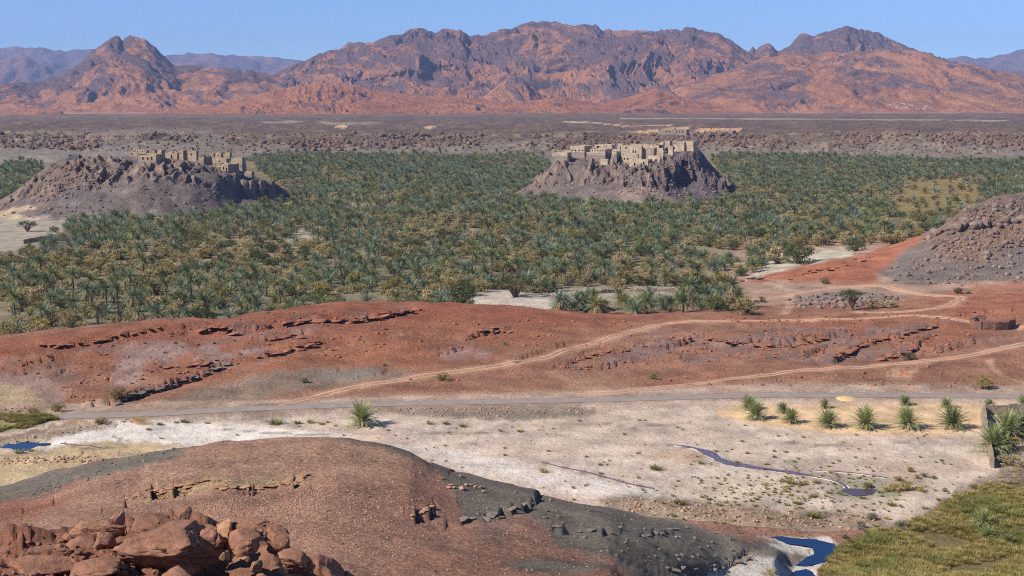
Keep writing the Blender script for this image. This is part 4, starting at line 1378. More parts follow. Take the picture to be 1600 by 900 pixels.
def palm_meshes(seed, h, nf=38, L=2.7, dry=14, leafm=None):
    r = random.Random(seed)
    lean = (r.uniform(-.5, .5) * h / 6, r.uniform(-.5, .5) * h / 6)
    top = Vector((lean[0], lean[1], h))
    pts, rad = [], []
    n = max(3, int(h * 2.2))
    for i in range(n + 1):
        t = i / n
        pts.append((lean[0] * t * t, lean[1] * t * t, h * t - .3 * (t == 0)))
        rad.append((.26 - .08 * t) * (1 + .12 * (i % 2)) + (.05 if t > .85 else 0))
    tr = mesh('palm_trunk', *join_arrays([tube_arrays(pts, rad, 7)]), M_TRUNK)
    fr = []
    for i in range(nf):
        t = i / nf
        el = math.radians(82 - 112 * t ** .9 + r.uniform(-9, 9))
        fr.append(frond_arrays(r, 0, i * 2.399 + r.uniform(-.2, .2), el, L * r.uniform(.85, 1.1) * (1 if t > .12 else .75), math.radians(34 + 34 * t), 9, .62, .22))
    v, f = join_arrays(fr)
    v = [(x + top.x, y + top.y, z + top.z) for x, y, z in v]
    cr = mesh('palm_crown', v, f, leafm or M_PALM)
    fr = []
    for i in range(dry):
        fr.append(frond_arrays(r, 0, i * 2.399 + r.uniform(-.4, .4), math.radians(r.uniform(-45, -12)), L * r.uniform(.5, .85), math.radians(55), 7, .34, .17))
    v, f = join_arrays(fr)
    v = [(x + top.x, y + top.y, z + top.z - .1) for x, y, z in v]
    dr = mesh('palm_dry', v, f, M_DRY)
    return tr, cr, dr

def young_palm_meshes(seed, H=4.2, nf=66):
    r = random.Random(seed)
    h = .35
    fr = []
    for i in range(nf):
        t = i / nf
        el = math.radians(86 - 74 * t ** .9 + r.uniform(-6, 6))
        fr.append(frond_arrays(r, h + .5 * (1 - t), i * 2.399 + r.uniform(-.2, .2), el, H * .78 * r.uniform(.82, 1.08) * (.85 + .2 * t), math.radians(26 + 50 * t), 12, .62, .19))
    cr = mesh('young_palm_crown', *join_arrays(fr), M_PALMY)
    fr = []
    for i in range(22):
        fr.append(frond_arrays(r, h + .25, i * 2.399 + r.uniform(-.3, .3), math.radians(r.uniform(5, 38)), H * .52 * r.uniform(.75, 1.1), math.radians(100), 9, .36, .16))
    dr = mesh('young_palm_dry', *join_arrays(fr), M_DRYP)
    tr = mesh('young_palm_base', *join_arrays([tube_arrays([(0, 0, -.3), (0, 0, .35), (0, 0, 1.0)], [.36, .4, .25], 8)]), M_TRUNK)
    return tr, cr, dr

def bush_meshes(seed, w, h, n=900, leaf=.16, flat=0.0, trunk=0.0, mat=None, up=0.0, clumps=26, droop=0.0):
    """branches from the foot to leaf clumps spread through the crown"""
    r = random.Random(seed)
    cl, br = [], []
    for i in range(clumps):
        a = r.uniform(0, 2 * math.pi)
        q = math.sqrt(r.uniform(.02, 1))
        zt = r.uniform(.15, 1) if flat < .5 else r.uniform(.72 if trunk > 1 else .5, .98)
        rr = q * math.sqrt(max(.05, 1 - (zt - .35) ** 2 * (1.5 if flat < .5 else .6)))
        c = Vector((math.cos(a) * rr * w / 2 * .86, math.sin(a) * rr * w / 2 * .86, trunk + (h - trunk) * zt * (1 - .18 * q * q)))
        cl.append((c, r.uniform(.6, 1.25)))
        m = Vector((c.x * .35, c.y * .35, c.z * .45 + trunk * .3))
        br.append(tube_arrays([(r.uniform(-.06, .06) * w / 3, r.uniform(-.06, .06) * w / 3, -.15), tuple(m), tuple(c)], [.05 * w / 3 + .015, .03 * w / 3 + .01, .01], 4, False))
    if trunk:
        br.append(tube_arrays([(0, 0, -.3), (.05, 0, trunk * .5), (0, .05, trunk * 1.05)], [.2 * w / 5 + .04, .15 * w / 5 + .03, .1 * w / 5 + .02], 7))
    v, f = [], []
    per = n // clumps
    cw = (w / math.sqrt(clumps)) * .62
    for c, s in cl:
        for _ in range(int(per * s)):
            d = Vector((r.gauss(0, 1), r.gauss(0, 1), r.gauss(0, .62 - .2 * flat))) * cw * .5 * s
            p = c + d
            if p.z < .05: p.z = r.uniform(.03, .3)
            ax = Vector((r.gauss(0, 1), r.gauss(0, 1), r.gauss(0, .6) + up)).normalized()
            bx_ = ax.cross(Vector((r.gauss(0, 1), r.gauss(0, 1), r.gauss(0, 1)))).normalized()
            l = leaf * r.uniform(.6, 1.35)
            k = len(v)
            v += [tuple(p - bx_ * l * .22), tuple(p + bx_ * l * .22), tuple(p + ax * l + bx_ * l * .1), tuple(p + ax * l - bx_ * l * .1)]
            f.append((k, k + 1, k + 2, k + 3))
    return mesh('bush_stems', *join_arrays(br), M_WOOD), mesh('bush_foliage', v, f, mat or M_BUSHG)

def tuft_mesh(seed, w, h, n, mat, wd=.035):
    r = random.Random(seed)
    v, f = [], []
    for _ in range(n):
        a = r.uniform(0, 6.28); q = math.sqrt(r.random()) * w * .3
        p = Vector((math.cos(a) * q, math.sin(a) * q, -.03))
        d = Vector((math.cos(a) * r.uniform(.1, .9) * w, math.sin(a) * r.uniform(.1, .9) * w, h * r.uniform(.6, 1.1)))
        s = Vector((-math.sin(a + r.uniform(-1, 1)), math.cos(a), 0)).normalized() * wd
        m = p + d * .55 + Vector((0, 0, h * .12))
        k = len(v)
        v += [tuple(p - s), tuple(p + s), tuple(m + s * .8), tuple(m - s * .8), tuple(p + d)]
        f += [(k, k + 1, k + 2, k + 3), (k + 3, k + 2, k + 4)]
    return mesh('grass_tuft', v, f, mat)

def rock_mesh(seed, sub=2, flat=.75, mat=None, cuts=7, amp=.18, name='rock', cd=(.45, .75)):
    import bmesh
    bm = bmesh.new()
    bmesh.ops.create_icosphere(bm, subdivisions=sub, radius=1)
    co = np.array([v.co[:] for v in bm.verts])
    r = random.Random(seed)
    co = co * np.array([r.uniform(.85, 1.2), r.uniform(.75, 1.05), flat])
    for _ in range(cuts):
        n = np.array([r.gauss(0, 1), r.gauss(0, 1), r.gauss(0, .8)])
        n /= np.linalg.norm(n)
        d = r.uniform(*cd)
        q = co @ n - d
        co = co - np.where(q > 0, q, 0)[:, None] * n[None, :] * .95
    if sub > 2:
        nn = fbm(co[:, 0] * 1.3 + seed, co[:, 1] * 1.3 + co[:, 2] * .9, 4, seed)
        mm = fbm(co[:, 0] * 4 + seed, co[:, 2] * 4 + co[:, 1] * 2, 4, seed + 9)
        co = co * (1 + nn * amp + mm * amp * .3)[:, None]
    else:
        co = co * (1 + np.array([r.uniform(-amp, amp) for _ in range(len(co))]) * .6)[:, None]
    for v, c in zip(bm.verts, co): v.co = c
    me = bpy.data.meshes.new(name)
    bm.to_mesh(me); bm.free()
    me.materials.append(mat)
    if sub > 2:
        me.polygons.foreach_set('use_smooth', np.ones(len(me.polygons), bool))
        me.update()
    return me
# ------------------------------------------------------------------ mud-brick villages
def mat_mud(name, c1, c2):
    t = NT(name, .95, .1)
    f = t.rng(t.noise(.9, 5, .65), .3, .7, 0, 1)
    c = t.mix(f, c1, c2)
    g = t.rng(t.noise(.5, 4, .6), .35, .65, .72, 1.12)
    c = t.scale(c, g)
    t.color(c)
    t.bump(t.noise(3, 5, .7), .5, .12)
    return t.m
M_MUD = mat_mud('mud_plaster', lin((162, 142, 122)), lin((200, 180, 156)))
M_MUDG = mat_mud('grey_mud_plaster', lin((150, 134, 116)), lin((174, 154, 132)))
M_STONE = mat_mud('plinth_stone', lin((130, 118, 110)), lin((156, 140, 128)))
M_OPEN = mat_basic('dark_opening', (0.016, 0.012, 0.010), (0.03, 0.024, 0.02), 2)  # near-black panels stand in for the unlit rooms behind the openings
M_ROOF = mat_mud('mud_roof', lin((168, 146, 122)), lin((190, 166, 140)))
M_MUDL = mat_mud('weathered_mud', lin((142, 124, 106)), lin((174, 152, 128)))
M_WHITE = mat_mud('white_plaster', lin((176, 164, 152)), lin((198, 186, 172)))

def box_arrays(x0, x1, y0, y1, z0, z1):
    v = [(x0, y0, z0), (x1, y0, z0), (x1, y1, z0), (x0, y1, z0), (x0, y0, z1), (x1, y0, z1), (x1, y1, z1), (x0, y1, z1)]
    f = [(0, 3, 2, 1), (4, 5, 6, 7), (0, 1, 5, 4), (1, 2, 6, 5), (2, 3, 7, 6), (3, 0, 4, 7)]
    return [Vector(q) for q in v], f

def house(H, px0, px1, pyb, pyt, side, label, wins=(), plinth=0.0, rot=25, mat=None, ruin=0.22, group=None, cat='house', roof=True, shift=0.0, yref=None, name='mud_house', swins=()):
    """px0..px1: front wall in the photograph, side: visible length of its right end; wins: (fraction along, fraction up, w m, h m)"""
    if yref is None:
        x, y, _ = H.hit((px0 + px1) / 2, pyb + max(0, plinth - 1), 550, 900)
        if not 600 < y < 840: y = 782 if H is RHL else 706
        y += shift
    else:
        y = yref
    b = P(px0, pyb, y); t = P(px0, pyt, y)
    a = math.radians(rot)
    L = (px1 - px0) * y / F / math.cos(a)
    D = max(2.0, side * y / F / math.sin(a))
    Hh = (t[2] - b[2]) * (.86 if H is LHL else 1)
    if H is LHL and ruin < .7: ruin = .55
    r = random.Random(int(px0 * 7 + pyt))
    root = empty(name, (b[0], b[1], b[2]), (0, 0, -a))
    tag(root, label, cat, group)
    T = .4
    par = .35 if roof else 0
    parts = []
    # side and back walls
    parts.append(box_arrays(0, T, T, D - T, -2.5, Hh))
    parts.append(box_arrays(L - T, L, T, D - T, -2.5, Hh - r.uniform(0, .25)))
    parts.append(box_arrays(0, L, D - T, D, -2.5, Hh - r.uniform(-.1, .2)))
    # front wall, cell by cell round the openings
    xs = sorted({0.0, L} | {max(.05, w_[0] * L - w_[2] / 2) for w_ in wins} | {min(L - .05, w_[0] * L + w_[2] / 2) for w_ in wins})
    for xa, xb in zip(xs[:-1], xs[1:]):
        if xb - xa < 1e-3: continue
        hs = sorted([(w_[1] * Hh - w_[3] / 2, w_[1] * Hh + w_[3] / 2) for w_ in wins if abs(w_[0] * L - (xa + xb) / 2) < w_[2] / 2])
        z = -2.5
        for za, zb in hs:
            if za > z: parts.append(box_arrays(xa, xb, 0, T, z, za))
            z = max(z, zb)
        parts.append(box_arrays(xa, xb, 0, T, z, Hh + (r.uniform(-ruin, ruin * .3) if ruin else 0)))
    # worn wall tops
    if ruin:
        n = int(L / 1.1)
        for i in range(n):
            if r.random() < .6:
                x0 = i * L / n + .02
                parts.append(box_arrays(x0, x0 + L / n * r.uniform(.5, .9), D - T + .02, D - .02, Hh - .3, Hh + r.uniform(.1, ruin)))
        for i in range(int(D / 1.2)):
            if r.random() < .6:
                y0 = T + i * 1.2
                if y0 + .8 < D - T:
                    parts.append(box_arrays(.02, T - .02, y0, y0 + r.uniform(.4, .9), Hh - .3, Hh + r.uniform(.1, ruin)))
                    parts.append(box_arrays(L - T + .02, L - .02, y0, y0 + r.uniform(.4, .9), Hh - .4, Hh + r.uniform(.0, ruin)))
    else:
        # corner horns and a low parapet lip
        for cx_ in (0.03, L - T - .03):
            parts.append(box_arrays(cx_, cx_ + T, .03, T - .03, Hh - .1, Hh + .3))
    ob('wall', mesh('wall', *join_arrays(parts), mat or (M_MUDL if H is LHL else M_MUD)), root)
    if roof:
        ob('roof', mesh('roof', *join_arrays([box_arrays(T, L - T, T, D - T, Hh - par - .25, Hh - par)]), M_ROOF), root)
    if plinth:
        hp = plinth * y / F
        ob('plinth', mesh('plinth', *join_arrays([box_arrays(-.25, L + .25, -.35, D + .1, -hp - 3, -.02)]), M_STONE), root)
    for w_ in wins:
        xa, xb = w_[0] * L - w_[2] / 2, w_[0] * L + w_[2] / 2
        za, zb = w_[1] * Hh - w_[3] / 2, w_[1] * Hh + w_[3] / 2
        ob('window' if za > .25 else 'door', mesh('window', *join_arrays([box_arrays(xa - .05, xb + .05, T - .06, T + .06, za - .05, zb + .05)]), M_OPEN), root)
    for w_ in swins:
        yy, zz = w_[0] * D, w_[1] * Hh
        ob('window', mesh('window', *join_arrays([box_arrays(L - .04, L + .02, yy - w_[2] / 2, yy + w_[2] / 2, zz - w_[3] / 2, zz + w_[3] / 2)]), M_OPEN), root)
    return root

GR = 'mud-brick houses on the right-hand basalt hill'
def wrow(n, f0, f1, z, w_=.75, h_=1.0):
    return [(f0 + (f1 - f0) * i / max(1, n - 1), z, w_, h_) for i in range(n)]
RV = RHL
house(RV, 863, 886, 244, 238, 7, 'low beige house with tiny windows, leftmost on the right hilltop', wrow(4, .2, .85, .35, .45, .5), plinth=6, group=GR)
house(RV, 879, 892, 237.5, 235.4, 2, 'narrow pale wall strip behind the leftmost low house on the right hill', (), plinth=3, group=GR, shift=6)
house(RV, 891, 912.5, 237, 227.5, 13, 'tall beige block with four dark windows along its foot on the right hill', wrow(4, .13, .88, .22, .8, .9), plinth=10, group=GR)
house(RV, 922, 944.7, 241.5, 232.5, 12, 'beige house with two rows of small windows and a dark side wall', wrow(5, .15, .85, .72, .6, .7) + wrow(6, .2, .85, .22, .45, .5), plinth=7, group=GR)
house(RV, 929, 955, 233, 226, 6, 'upper pale house standing behind the two-row windowed house on the right hill', [(.2, .5, 1.6, 1.1), (.55, .6, .4, .6), (.7, .65, .4, .6)], group=GR, yref=792)
house(RV, 912, 922, 239.5, 237.6, 2, 'low strip of wall joining two beige houses on the right hill', (), plinth=7, group=GR, roof=False, cat='wall')
house(RV, 956, 963, 241.5, 236.3, 8, 'small beige cube house between the windowed house and the tall central block', (), plinth=7, group=GR)
house(RV, 957, 966, 236, 232.5, 6, 'pale low room above the small cube house on the right hill', (), group=GR, yref=786)
house(RV, 965, 973, 238, 225.5, 0.5, 'slim tall beige tower room at the left end of the central block', [(.5, .5, .5, 2.4)], group=GR, ruin=.5, yref=775)
house(RV, 973, 1001, 242, 227.5, 3, 'large beige central house with two tall windows side by side', [(.17, .77, .9, 1.2), (.55, .38, .7, 1.5), (.68, .35, .8, 1.4), (.36, .3, .5, .3)], group=GR, ruin=.4, yref=768)
house(RV, 971, 995, 253, 239.5, 1, 'front beige house with a pair of square black windows, lowest left of the central cluster', [(.2, .36, .9, .9), (.38, .36, .9, .9), (.1, .9, .5, .5)], plinth=9, group=GR, ruin=.3, yref=755)
house(RV, 983, 1001, 260, 247, 2, 'stepped lower front wall of the central cluster with a narrow doorway', [(.45, .25, .9, 1.6)], plinth=4, group=GR, yref=750)
house(RV, 1001, 1012, 262, 248.5, 1, 'projecting beige bastion with one dark window in the middle of the cluster', [(.4, .52, .9, 1.5)], group=GR, ruin=.2, yref=747, plinth=5)
house(RV, 1012, 1034, 254, 243, 3, 'broad beige house with two large black openings under the tower', [(.22, .25, 1.3, 1.7), (.57, .3, 1.2, 1.4)], group=GR, ruin=.25, yref=752, plinth=5)
house(RV, 1001, 1010, 243, 230.5, 0.5, 'reddish beige upright wall right of the two tall windows', [(.4, .7, .4, .4)], group=GR, ruin=.5, yref=766)
house(RV, 1010, 1021, 242, 231.5, 6, 'grey-beige square house with a shaded right side in the centre of the hilltop', (), group=GR, mat=M_MUDG, yref=764)
house(RV, 984, 1023, 231, 225.5, 2, 'long low back row of pale walls along the crest of the right village', wrow(6, .15, .9, .7, .45, .4), group=GR, ruin=.6, yref=790)
house(RV, 1023, 1035, 236, 224, 3, 'broken pale house with an open top between the back row and the tower', [(.75, .6, 2.2, 1.6)], group=GR, ruin=1.2, yref=782)
house(RV, 1026, 1036, 246, 238, 2, 'small ruined room stepping down beside the grey-beige house', (), group=GR, ruin=1.0, yref=762)
house(RV, 1039, 1046, 229, 219.5, 5, 'square beige tower with a dark right-hand face, highest on the right hill', (), group=GR, ruin=.7, yref=785)
house(RV, 1052, 1068, 234, 222, 3, 'ruined pale house with jagged top right of the square tower', [(.1, .2, 1, 1.2)], group=GR, ruin=1.0, yref=780)
house(RV, 1044, 1051, 239, 229, 1, 'bright narrow wall below the square tower', (), group=GR, ruin=.6, yref=770)
house(RV, 1067, 1079, 236, 220.5, 9, 'dark-sided corner house near the cliff at the right end of the right village', (), group=GR, ruin=.6, yref=779)
house(RV, 1079, 1083, 237, 221.5, 8, 'rightmost house of the right village, at the cliff edge with a black shaded face', (), group=GR, ruin=.5, yref=776)
house(RV, 1044, 1055, 251, 245, 1, 'low lit terrace wall below the ruins at the right of the cluster', (), group=GR, ruin=.3, yref=757, roof=False, cat='wall')
house(RV, 938, 949, 251, 248.6, 1, 'small pale retaining wall just below the two-row windowed house', (), group=GR, roof=False, cat='wall', shift=-4)

GL = 'mud-brick houses on the left-hand basalt hill'
LV = LHL
house(LV, 216, 247.5, 250, 239.5, 9, 'long beige house with three dark windows on the left hilltop', [(.27, .28, 1, 1.2), (.53, .28, 1, 1.2), (.76, .32, .9, 1.4)], plinth=5, group=GL)
house(LV, 206, 232, 240, 233.5, 2, 'crumbling pale wall behind the three-windowed house on the left hill', wrow(5, .2, .9, .6, .5, .5), group=GL, ruin=.8, yref=722)
house(LV, 203, 216, 242.5, 240, 1, 'low pale wall stub at the left end of the left village', (), group=GL, roof=False, cat='wall', yref=712)
house(LV, 238, 254, 240.5, 233.5, 4, 'pale ruined house with a dark gap on top behind the three-windowed house', [(.4, .6, 1.5, 1.2)], group=GL, ruin=.6, yref=724)
house(LV, 258, 279, 247, 236, 2, 'broad beige ruin between the three-windowed house and the square tower', [(.55, .28, 1, 1.8), (.65, .9, .8, .5)], group=GL, ruin=.9, yref=712)
house(LV, 280, 287, 244, 232.5, 1.5, 'square beige tower standing on two stone legs over a dark gully', [(.4, .45, .5, .7)], group=GL, yref=708, plinth=0)
house(LV, 287, 309, 247.5, 233, 2, 'greyish tall wall with small black windows right of the square tower', [(.2, .85, .8, .9), (.62, .5, .8, .9), (.48, .5, .5, .5)], group=GL, ruin=1.2, mat=M_MUDG, yref=709)
house(LV, 310, 319, 250, 243.5, 9, 'small beige block with a long dark side in the middle of the left village', (), group=GL, plinth=3, yref=705)
house(LV, 328, 347, 245, 237.5, 2, 'pale roofless rooms on the crest behind the four-windowed house', [(.4, .4, 1, 1.6), (.75, .5, .6, .8)], group=GL, ruin=.9, yref=735)
house(LV, 347, 360, 243.5, 238, 1.5, 'row of low pale wall stubs right of the roofless rooms', (), group=GL, ruin=1.0, yref=738)
house(LV, 332, 356, 254, 246, 3, 'grey shaded room row stepped above the four-windowed house', [(.5, .3, 1, .8)], group=GL, mat=M_MUDG, yref=706)
house(LV, 332, 359, 266, 254.5, 12, 'beige house with four dark windows, lowest and foremost in the left village', [(.17, .42, .8, 1.3), (.48, .36, .8, 1.3), (.7, .34, .8, 1.3), (.9, .18, .8, 1.4)], group=GL, plinth=5, yref=688)
house(LV, 361, 380, 257, 244.5, 4, 'plain greyish square house at the right end of the left village', (), group=GL, mat=M_MUDG, yref=716, plinth=4)
house(LV, 373, 395, 270, 267.5, 1, 'low retaining terrace at the right edge of the left hill with black shade under it', (), group=GL, roof=False, cat='wall', yref=708, plinth=4)
house(LV, 107, 126, 248, 241.5, 2, 'lone dark slate-grey hut at the left end of the left hill', (), group=GL, mat=mat_mud('slate_wall', lin((74, 72, 78)), lin((92, 88, 94))), yref=690)
house(LV, 131, 138, 248, 243.5, 1, 'tiny pale hut beside the lone dark slate-grey hut', (), group=GL, yref=692)
GU = 'roofless stone ruins on the plateau edge'
house(G, 1028, 1070, 208.5, 202.8, 5, 'long roofless stone ruin with square windows on the plateau above the right village', wrow(2, .3, .4, .5, 1.5, 1.6) + wrow(3, .66, .86, .5, 1.4, 1.6), group=GU, ruin=1.0, mat=M_STONE, roof=False, yref=1500, cat='ruin', name='stone_ruin')
house(G, 1072, 1088, 208, 206.6, 2, 'broken low wall joined to the long roofless ruin on the plateau', (), group=GU, ruin=1.5, mat=M_STONE, roof=False, yref=1505, cat='ruin', name='stone_ruin')
house(G, 1120, 1143, 209, 204.5, 8, 'smaller stone ruin at the right end of the orange sand on the plateau', (), group=GU, ruin=1.2, mat=M_STONE, roof=False, yref=1500, cat='ruin', name='stone_ruin')
# far settlement at the foot of the mountains
GS = 'tiny white houses at the foot of the mountains'
for k, (a, b, pb, pt, lab) in enumerate([(1388, 1393, 166, 163.2, 'leftmost tiny white house of the far settlement'), (1395, 1399, 166.5, 164.5, 'grey tiny house second in the far settlement'),
        (1399, 1405, 168.3, 166.3, 'bright low white house in front of the left part of the far settlement'), (1407, 1413, 163.0, 160.6, 'topmost white house of the far settlement'),
        (1414, 1420, 164.6, 162.4, 'grey house right of the topmost one in the far settlement'), (1421, 1426, 165.6, 163.4, 'dark-roofed house in the middle of the far settlement'),
        (1413, 1418, 169.0, 166.8, 'low white house at the front middle of the far settlement'), (1430, 1436, 171, 169, 'long white wall house in the front right of the far settlement'),
        (1440, 1446, 171.6, 169.4, 'white house touching the dark plain in the far settlement'), (1442, 1448, 167.6, 165.2, 'pale house with a dark roof, upper right of the far settlement'),
        (1449, 1456, 169.4, 167.0, 'rightmost grey house of the far settlement')]):
    house(G, a, b, pb, pt, 1.0, lab, [(.5, .3, 2, 2)], group=GS, mat=M_WHITE if k % 3 != 1 else M_STONE, yref=mtn_hit((a + b) / 2, pb), roof=True, name='far_house')

# ------------------------------------------------------------------ stone walls
def rubble_wall(name, path, h, label, cat, th=.5, mat=None, zf=None, stones=True, seed=3):
    """a dry-stone wall along a world line: coursed blocks of uneven size"""
    r = random.Random(seed)
    root = empty(name, (path[0][0], path[0][1], (zf or surf)(*path[0])))
    tag(root, label, cat)
    o0 = Vector(root.location)
    parts, cap = [], []
    for a, b in zip(path[:-1], path[1:]):
        L = math.hypot(b[0] - a[0], b[1] - a[1])
        d = Vector(((b[0] - a[0]) / L, (b[1] - a[1]) / L, 0)); nrm = Vector((-d.y, d.x, 0))
        s = 0
        while s < L:
            l = min(r.uniform(.35, .8), L - s + .01)
            m = Vector((a[0], a[1], 0)) + d * (s + l / 2)
            z0 = (zf or surf)(m.x, m.y) - .3
            hh = h + r.uniform(-.12, .12) + math.sin(m.x * 1.3 + m.y * .7) * .12
            z = z0
            while z < z0 + .3 + hh:
                q = min(r.uniform(.22, .4), z0 + .34 + hh - z)
                t2 = th / 2 * r.uniform(.82, 1.12)
                c = [m + d * sx * l * .49 + nrm * sy * t2 + Vector((0, 0, z + sz * q * .97)) - o0 for sz in (0, 1) for sx, sy in ((-1, -1), (1, -1), (1, 1), (-1, 1))]
                parts.append((c, [(0, 3, 2, 1), (4, 5, 6, 7), (0, 1, 5, 4), (1, 2, 6, 5), (2, 3, 7, 6), (3, 0, 4, 7)]))
                z += q
            s += l
    w_ = ob('stone_courses', mesh('stone_courses', *join_arrays(parts), mat or M_STONE), root)
    tag(w_, kind='stuff')
    return root
M_DSTONE = mat_mud('dark_stone', lin((110, 84, 76)), lin((140, 104, 88)))
def gw(px, py, a=150, b=500):
    return G.hit(px, py, a, b)[:2]
rubble_wall('stone_wall', [gw(1600, 646, 170, 226), gw(1590, 646, 170, 226), gw(1537, 648, 170, 226)], 1.5, 'dark dry-stone wall along the back of the palm enclosure at the right edge', 'wall', mat=M_MUDG, seed=4)
rubble_wall('stone_wall', [gw(1537, 649, 170, 226), gw(1540, 675, 170, 226), gw(1544, 700, 170, 226), gw(1550, 732, 160, 226)], 1.5, 'stone wall running towards the viewer beside the young palm plot, with its shaded face to the right', 'wall', mat=M_MUDG, seed=5)
rubble_wall('stone_wall', [gw(36, 381, 400, 600), gw(60, 377, 400, 600), gw(100, 370, 400, 600)], 1.6, 'long low mud wall on the bare flat left of the palm grove', 'wall', th=.7, mat=M_MUDG, seed=6)
rubble_wall('stone_ruin', [gw(1518, 511, 280, 330), gw(1535, 515, 280, 330), gw(1555, 516, 280, 330), gw(1573, 515, 280, 330), gw(1584, 509, 280, 330)], 1.7, 'roofless ruin of dark stone beside the dirt track at the right edge', 'ruin', th=.7, mat=M_DSTONE, seed=7)
rubble_wall('stone_ruin', [gw(1518, 510, 280, 330), gw(1524, 504, 280, 330), gw(1540, 505, 280, 330)], 1.5, 'short dark stone wall stub just left of the roofless ruin', 'ruin', th=.7, mat=M_DSTONE, seed=8)
rubble_wall('stone_wall', [gw(905, 460, 345, 420), gw(960, 457, 345, 420), gw(1010, 456, 345, 420), gw(1065, 455, 345, 420)], .9, 'long low pale wall between the palms below the centre of the oasis', 'wall', th=.8, mat=M_MUD, seed=9)
# ------------------------------------------------------------------ date palms of the oasis
def inpoly(px, py, poly):
    c = False
    n = len(poly)
    for i in range(n):
        x0, y0 = poly[i]; x1, y1 = poly[(i + 1) % n]
        if (y0 > py) != (y1 > py) and px < (x1 - x0) * (py - y0) / (y1 - y0) + x0:
            c = not c
    return c
OASIS = [(-500, 545), (-500, 400), (0, 402), (40, 398), (75, 380), (100, 372), (104, 352), (140, 346), (200, 334), (300, 328), (380, 322), (440, 312), (452, 300), (425, 284), (402, 262), (385, 250), (396, 246), (450, 244), (600, 243), (850, 246), (862, 262), (835, 290),
         (800, 309), (850, 312), (920, 316), (1000, 322), (1050, 322), (1110, 318), (1160, 304), (1130, 275), (1110, 252), (1125, 245), (1300, 247), (1450, 250), (1600, 250), (2100, 250), (2100, 318), (1700, 318), (1560, 322),
         (1500, 345), (1470, 365), (1400, 388), (1320, 398), (1200, 425), (1130, 445), (1150, 478), (1170, 492), (1140, 500), (900, 500), (700, 490), (500, 560), (0, 560)]
LEFTP = [(-500, 300), (-300, 275), (0, 268), (10, 258), (60, 256), (72, 268), (50, 288), (25, 305), (0, 315), (-500, 330)]
FIELD = [(1382, 322), (1392, 300), (1440, 282), (1520, 277), (1528, 300), (1540, 312), (1505, 332), (1400, 336)]
TAN = [(-300, 400), (60, 402), (200, 385), (330, 380), (480, 372), (520, 395), (480, 430), (330, 440), (150, 440), (0, 440), (-300, 440)]
TAN2 = [(560, 385), (700, 340), (760, 345), (740, 380), (640, 400)]
CLEAR = [[(735, 466), (790, 450), (870, 462), (880, 490), (800, 496), (735, 484)], [(865, 452), (905, 450), (1070, 450), (1080, 466), (1000, 470), (900, 470), (880, 474)],
         [(1200, 412), (1230, 396), (1290, 390), (1345, 386), (1335, 402), (1270, 414), (1190, 432)], [(435, 378), (470, 362), (500, 374), (460, 384)], [(1380, 345), (1420, 338), (1440, 350), (1400, 358)],
         [(90, 440), (160, 432), (180, 445), (110, 455)], [(655, 378), (690, 372), (700, 382), (665, 388)]]
cell = 5.5
spots = []          # x, y, z, px, py, tall, dens class
rr = random.Random(11)
bushes = []
ix0, ix1 = -130, 130
for iy in range(int(300 / cell), int(1390 / cell)):
    for ix in range(int(-0.47 * iy) - 2, int(0.47 * iy) + 3):
        x = (ix + rr.uniform(-.46, .46)) * cell
        y = (iy + rr.uniform(-.46, .46)) * cell
        px, py = project(x, y, 0.0)
        if px < -140 or px > 1740: continue
        inO = inpoly(px, py, OASIS)
        if not inO and not inpoly(px, py, LEFTP): continue
        if any(inpoly(px, py, c) for c in CLEAR): continue
        d = 0.9 if y > 560 else .80
        if inpoly(px, py, FIELD): d = .07
        elif inpoly(px, py, TAN): d = .17
        elif inpoly(px, py, TAN2): d = .30
        elif py > 425 and px < 380: d = .5
        elif px > 1250 and 330 < py < 400: d = .55
        patch = math.sin(x / 37 + 2 * math.sin(y / 61)) * math.sin(y / 49 + x / 113)
        d -= .34 * max(0, patch)
        hole = math.sin(x / 19 + 1.3 * math.sin(y / 23)) * math.sin(y / 31 + x / 47) + .35 * math.sin(x / 7.3 + y / 11.0)
        if px < 230: hole *= .5
        if hole > .92: continue
        if hole > .5: d *= .3
        elif hole < -.3: d = min(.97, d + .12)
        z = surf(x, y)
        if z > 1.6: continue
        u = rr.random()
        if u < d:
            tall = 0
            if (py > 425 and px < 420) or (700 < px < 900 and 340 < py < 360) or patch > .55: tall = 1
            spots.append((x, y, z, px, py, tall))
        elif u < d + (.60 if d < .6 else .2) and not inpoly(px, py, FIELD):
            bushes.append((x, y, z, px, py))
        elif inpoly(px, py, FIELD) and u < .12:
            bushes.append((x, y, z, px, py))
# meshes: short, medium and tall palms
PV = []
for i, (h, L, dry) in enumerate([(0.8, 3.4, 12), (1.4, 3.4, 14), (2.2, 3.3, 20), (1.0, 3.0, 10), (3.8, 2.8, 22), (4.9, 2.7, 22), (4.2, 2.9, 26), (0.4, 3.5, 8), (1.2, 3.7, 16), (1.9, 3.0, 24), (1.6, 3.3, 20), (2.6, 3.2, 24)]):
    PV.append(palm_meshes(40 + i, h, 40 if h < 3 else 34, L, dry, [M_PALM, M_PALM2, M_PALM4, M_PALM3, M_PALM3, M_PALM2, M_PALM, M_PALM4, M_PALM4, M_PALM, M_PALM3, M_PALM2][i]))
PH = [4, 4.6, 5.4, 4, 6.6, 7.8, 7.2, 3.5, 4.6, 4.8, 4.6, 5.6]
recs = []
for x, y, z, px, py, tall in spots:
    if rr.random() < .1: tall = 1
    if tall and rr.random() < .7:
        k = rr.choice([4, 5, 6, 6, 2])
    else:
        k = rr.choice([0, 1, 2, 3, 7, 8, 8, 9, 10, 11])
    s = rr.uniform(.68, 1.22)
    if y > 900: s *= 1.06
    recs.append((x, y, z, s, rr.uniform(0, 6.28), k, rr.uniform(-.05, .05), px, py))
